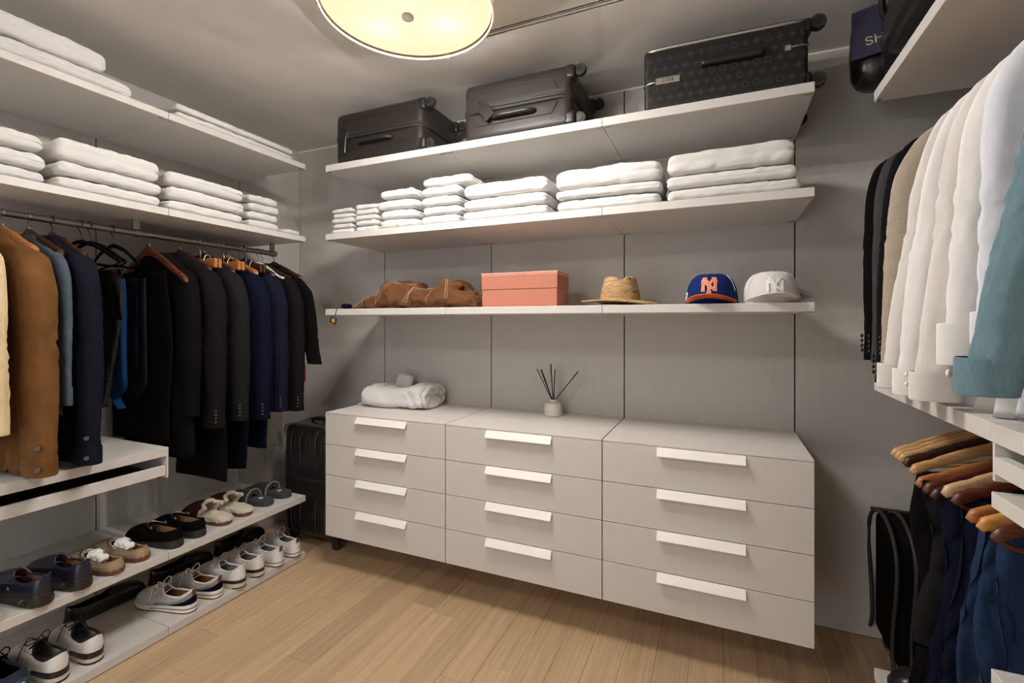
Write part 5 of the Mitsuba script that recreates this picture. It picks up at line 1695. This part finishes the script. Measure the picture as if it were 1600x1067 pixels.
def trousers(label, X, Y, Z, rz, c, z0, z1, w=.26, th=.034, seed=0, group=None, amp=.012, stitches=None, hem_flip=False, xo=0.0, flare=.0):
    t = thing('trousers' if stitches is None else 'jeans', label, 'trousers' if stitches is None else 'jeans', (X, Y, Z), rz, group)
    rng_ = np.random.default_rng(seed)
    off = rng_.uniform(0, 40, 3)
    rows = []
    n = 56
    for q in np.linspace(0, 1, 44):
        z = z0 + (z1 - z0) * q
        w2 = w * (.92 + .12 * q + flare * q * q + .04 * math.sin(q * 6 + seed))
        x, y = sup(w2 / 2, th / 2 * (1 + .5 * q), n, .55, .7)
        P = np.stack([x + xo, y, np.full(n, z)], 1)
        f = (meshkit.fbm(P * [20, 10, 3.4] + off, 3, seed) - .5) * 2
        k = (1 - np.abs(2 * meshkit.noise(np.stack([P[:, 0] * 11 + P[:, 2] * 7, P[:, 1] * 5, P[:, 2] * 8], 1) + off, seed + 2) - 1)) ** 3
        P[:, 1] += np.sign(y) * (f * amp - k * amp * .6)
        P[:, 0] += f * amp * .5 + .010 * math.sin(q * 7 + seed)
        P[:, 2] += (meshkit.noise(np.stack([x * 7, y * 3, x * 0], 1) + off, 5) - .5) * .035 * (q > .99)
        rows.append(P)
    part(t, 'cloth', loft(rows[::-1], True, True), M[c], True)
    if stitches:
        R = np.array(rows)
        for j0, j1, a, b in stitches:
            pts = []
            for q in np.linspace(0, 1, 18):
                i = (a + (b - a) * q) * 43
                j = (j0 + (j1 - j0) * q) % n
                p = R[int(i), int(j)]
                c0 = R[int(i)].mean(0)
                d = (p - c0) * [.3, 1, 0]
                d /= np.linalg.norm(d) + 1e-9
                pts.append(p + d * .0015)
            part(t, 'seam', tube(pts, .0013, 5), M['stitch_white'], True)
    return t


trousers('black trousers hanging behind the cummerbund and the navy necktie', RLX, 1.297, RLZ, 0, 'black_cloth', -.17, -.92, .42, .012, 24, xo=-.03, amp=.003)
trousers('black trousers hanging below the black coat and suit jacket', RLX, 1.502, RLZ, 0, 'black_cloth', -.18, -1.135, .34, .018, 21, xo=.065, amp=.005)
trousers('navy trousers hanging below the charcoal jacket', RLX, 1.620, RLZ, 0, 'navy_dark', -.18, -1.115, .32, .018, 22, xo=.065, amp=.005)
trousers('navy trousers hanging below the plain navy jacket', RLX, 1.733, RLZ, 0, 'navy', -.18, -1.03, .30, .012, 23, xo=.085, amp=.003)

# ---- the right upper rail, from the far end to the near end (rz = 180: the outer side faces the room at -x)
_g2 = 'garments on the right upper rail'
for nm, lab, cg, y, c, kw in (
    ('suit_jacket', 'black jacket at the far end of the right rail', 'jacket', 1.885, 'black_cloth', dict(L=.78, sl=.80, th=.026, amp=.005, sh=.245, sx=.270, srx=.052, sry=.026, seed=31, buttons=_SB, collar=None)),
    ('suit_jacket', 'grey jacket, second from the far end of the right rail', 'jacket', 1.825, 'grey_cloth', dict(L=.78, sl=.80, th=.024, amp=.005, sh=.235, sx=.265, srx=.050, sry=.024, seed=32, buttons=_SB, collar=None)),
    ('suit_jacket', 'black jacket between the grey and the navy jackets on the right rail', 'jacket', 1.768, 'black_warm', dict(L=.86, sl=.86, th=.024, amp=.005, sh=.225, sx=.268, srx=.052, sry=.024, seed=33, buttons=_SB, collar=None)),
    ('blazer', 'dark navy blazer behind the beige linen jacket on the right rail', 'jacket', 1.708, 'navy_dark', dict(L=.80, sl=.80, th=.024, amp=.005, sh=.225, sx=.262, srx=.055, sry=.026, seed=34, buttons=_SB, collar=None)),
    ('linen_jacket', 'beige linen jacket beside the white shirts on the right rail', 'jacket', 1.630, 'linen', dict(L=.80, sl=.86, th=.034, sh=.215, sx=.275, srx=.074, sry=.038, seed=35, amp=.007, collar=None)),
):
    garment(nm, lab, cg, RRX, y, RRZ, 180, c, group=_g2, **kw)
_wb = [(.030, 'button_white', .0058), (.052, 'button_white', .0058)]
for nm, lab, y, c, kw in (
    ('dress_shirt', 'white dress shirt right next to the beige linen jacket', 1.520, 'ecru_cotton', dict(sl=.845, sx=.318, L=.86, seed=41, cuff=True, srx=.054, sry=.034)),
    ('dress_shirt', 'white dress shirt, second from the beige linen jacket', 1.425, 'white_cotton', dict(sl=.850, sx=.302, L=.87, seed=42, cuff=True, srx=.066, sry=.035)),
    ('dress_shirt', 'off-white dress shirt with a two-button cuff over the shelf edge', 1.342, 'ecru_cotton', dict(sl=.850, sx=.300, L=.87, seed=43, cuff=True, srx=.058, sry=.036, buttons=_wb)),
    ('dress_shirt', 'white dress shirt with a wide folded cuff ending above the others', 1.262, 'white_cotton', dict(sl=.765, sx=.272, L=.87, seed=44, cuff=True, srx=.064, sry=.036, cuff_h=.085)),
    ('dress_shirt', 'pale blue dress shirt between the white shirts and the teal shirt', 1.185, 'blue_cotton', dict(sl=.72, sx=.250, L=.86, seed=45, cuff=True, srx=.060, sry=.032)),
):
    garment(nm, lab, 'shirt', RRX, y, RRZ, 180, c, sh=.205, collar='shirt', group=_g2, amp=.0105, th=.028, tip=-.145, **kw)
garment('linen_shirt', 'teal blue linen shirt with a white cuff button at the right edge', 'shirt', RRX, .985, RRZ, 180, 'teal_linen', sh=.205, collar='shirt', group=_g2, amp=.012, th=.042, tip=-.145, sl=.80, sx=.322, L=.845, hem=.26, seed=46, cuff=True, srx=.050, sry=.052, sway=-.12, buttons=[(.030, 'button_white', .0075)])
for y, lab in ((1.885, 'dark hanger of the black jacket at the far end of the right rail'), (1.825, 'dark hanger of the grey jacket on the right rail'), (1.768, 'dark hanger of the black jacket beside the navy blazer'),
               (1.708, 'dark hanger of the navy blazer on the right rail'), (1.630, 'wooden hanger of the beige linen jacket'), (1.520, 'hanger of the white shirt next to the linen jacket'),
               (1.425, 'hanger of the second white shirt from the linen jacket'), (1.342, 'hanger of the off-white shirt with the two-button cuff'), (1.262, 'hanger of the white shirt with the folded cuff'),
               (1.185, 'hanger of the pale blue shirt'), (.985, 'hanger of the teal linen shirt')):
    hanger(lab, RRX, y, RRZ, 180, 'wood', 'wood_natural' if y < 1.65 else 'wood_dark', 'chrome', .195, .056, group='hangers inside the clothes of the right rail')

# ---- the lower right rail: wooden hangers and trousers
_w = [(1.930, 'wood_natural', 2, 'natural wooden hanger at the far end of the lower right rail', True), (1.894, 'wood_natural', 2, 'natural wooden hanger, second from the far end of the lower right rail', True),
      (1.858, 'wood_natural', 1, 'natural wooden hanger, third from the far end of the lower right rail', False), (1.815, 'wood_dark', 1, 'dark wooden hanger between the natural wooden hangers', True),
      (1.775, 'wood_natural', 4, 'natural wooden hanger with a bar in front of the dark one', True), (1.700, 'wood_orange', -2, 'reddish wooden hanger, first one above the black trousers', False),
      (1.655, 'wood_mahogany', 0, 'mahogany wooden hanger behind the dark brown one', True), (1.610, 'wood_dark', 1, 'dark brown wooden hanger behind the pale one', False),
      (1.550, 'wood_pale', 3, 'pale wooden hanger with the lightest tip above the jeans', False), (1.490, 'wood_mahogany', 2, 'mahogany wooden hanger in front of the pale one', True),
      (1.405, 'wood_orange', 0, 'orange wooden hanger above the blue jeans', True), (1.352, 'wood_yellow', -1, 'yellow wooden hanger under the orange one', False), (1.300, 'wood_mahogany', 0, 'brown wooden hanger nearest the tray shelves at the right edge', True)]
for k, (y, w, r, lab, b) in enumerate(_w):
    hanger(lab, RTX, y, RTZ, 180 + r, 'wood', w, 'chrome', .232, .052 + (.030 if 5 <= k <= 7 else .008 if k == 4 else 0) + (.012 if k > 9 else 0), b, 'wooden hangers on the lower right rail')
_st = [(30, 31, .02, .98), (44, 40, .55, .98), (50, 40, .78, .80)]
for y, lab, c, z1, kw in ((1.725, 'black trousers at the far end of the lower right rail', 'black_cloth', -.80, dict(w=.36, seed=51)), (1.665, 'dark grey trousers among the hangers of the lower right rail', 'charcoal', -.62, dict(w=.36, seed=52)),
                          (1.600, 'very dark jeans behind the blue jeans of the lower right rail', 'denim_dark', -.84, dict(w=.36, seed=53, stitches=_st)), (1.530, 'dark indigo jeans hanging beside the very dark pair', 'denim_dark', -.86, dict(w=.35, seed=54, stitches=_st)),
                          (1.455, 'blue jeans in the middle of the lower right rail', 'denim_blue', -.87, dict(w=.34, seed=55, stitches=_st)), (1.385, 'blue jeans with pale seams, second from the near end of the lower right rail', 'denim_blue', -.87, dict(w=.33, seed=56, stitches=_st)),
                          (1.315, 'blue jeans nearest the corner shelf at the right edge', 'denim_blue', -.80, dict(w=.32, seed=57, stitches=_st))):
    trousers(lab, RTX, y, RTZ, 180, c, -.155, z1, th=.036, amp=.022, xo=.04, **kw)
# shoes on the low right shelf
for i, (y, m_, lab) in enumerate(((1.875, 'black_leather', 'black shoe with a white insole at the far end of the low right shelf'), (1.755, 'burgundy', 'burgundy shoe on the low right shelf below the jeans'))):
    t = thing('low_shoe', lab, 'shoe', (.780, y, .1626), 180 - 4 * i)
    s = _lv
    P_(t, 'rsu', 'upper', s.upper, M[m_])
    P_(t, 'rsl', 'lining', s.lining, M['burgundy'])
    P_(t, 'rss', 'sole', s.sole_mesh, M['rubber'], 40)
    P_(t, 'rsi', 'insole', lambda: loft([np.stack([s.L * .47 + (s.base(s.a)[0] - s.L * .5) * .74, s.base(s.a)[1] * .72, s.top(s.base(s.a)[0]) + zz], 1) for zz in (.009, .0115)], True, True), M['paper'])
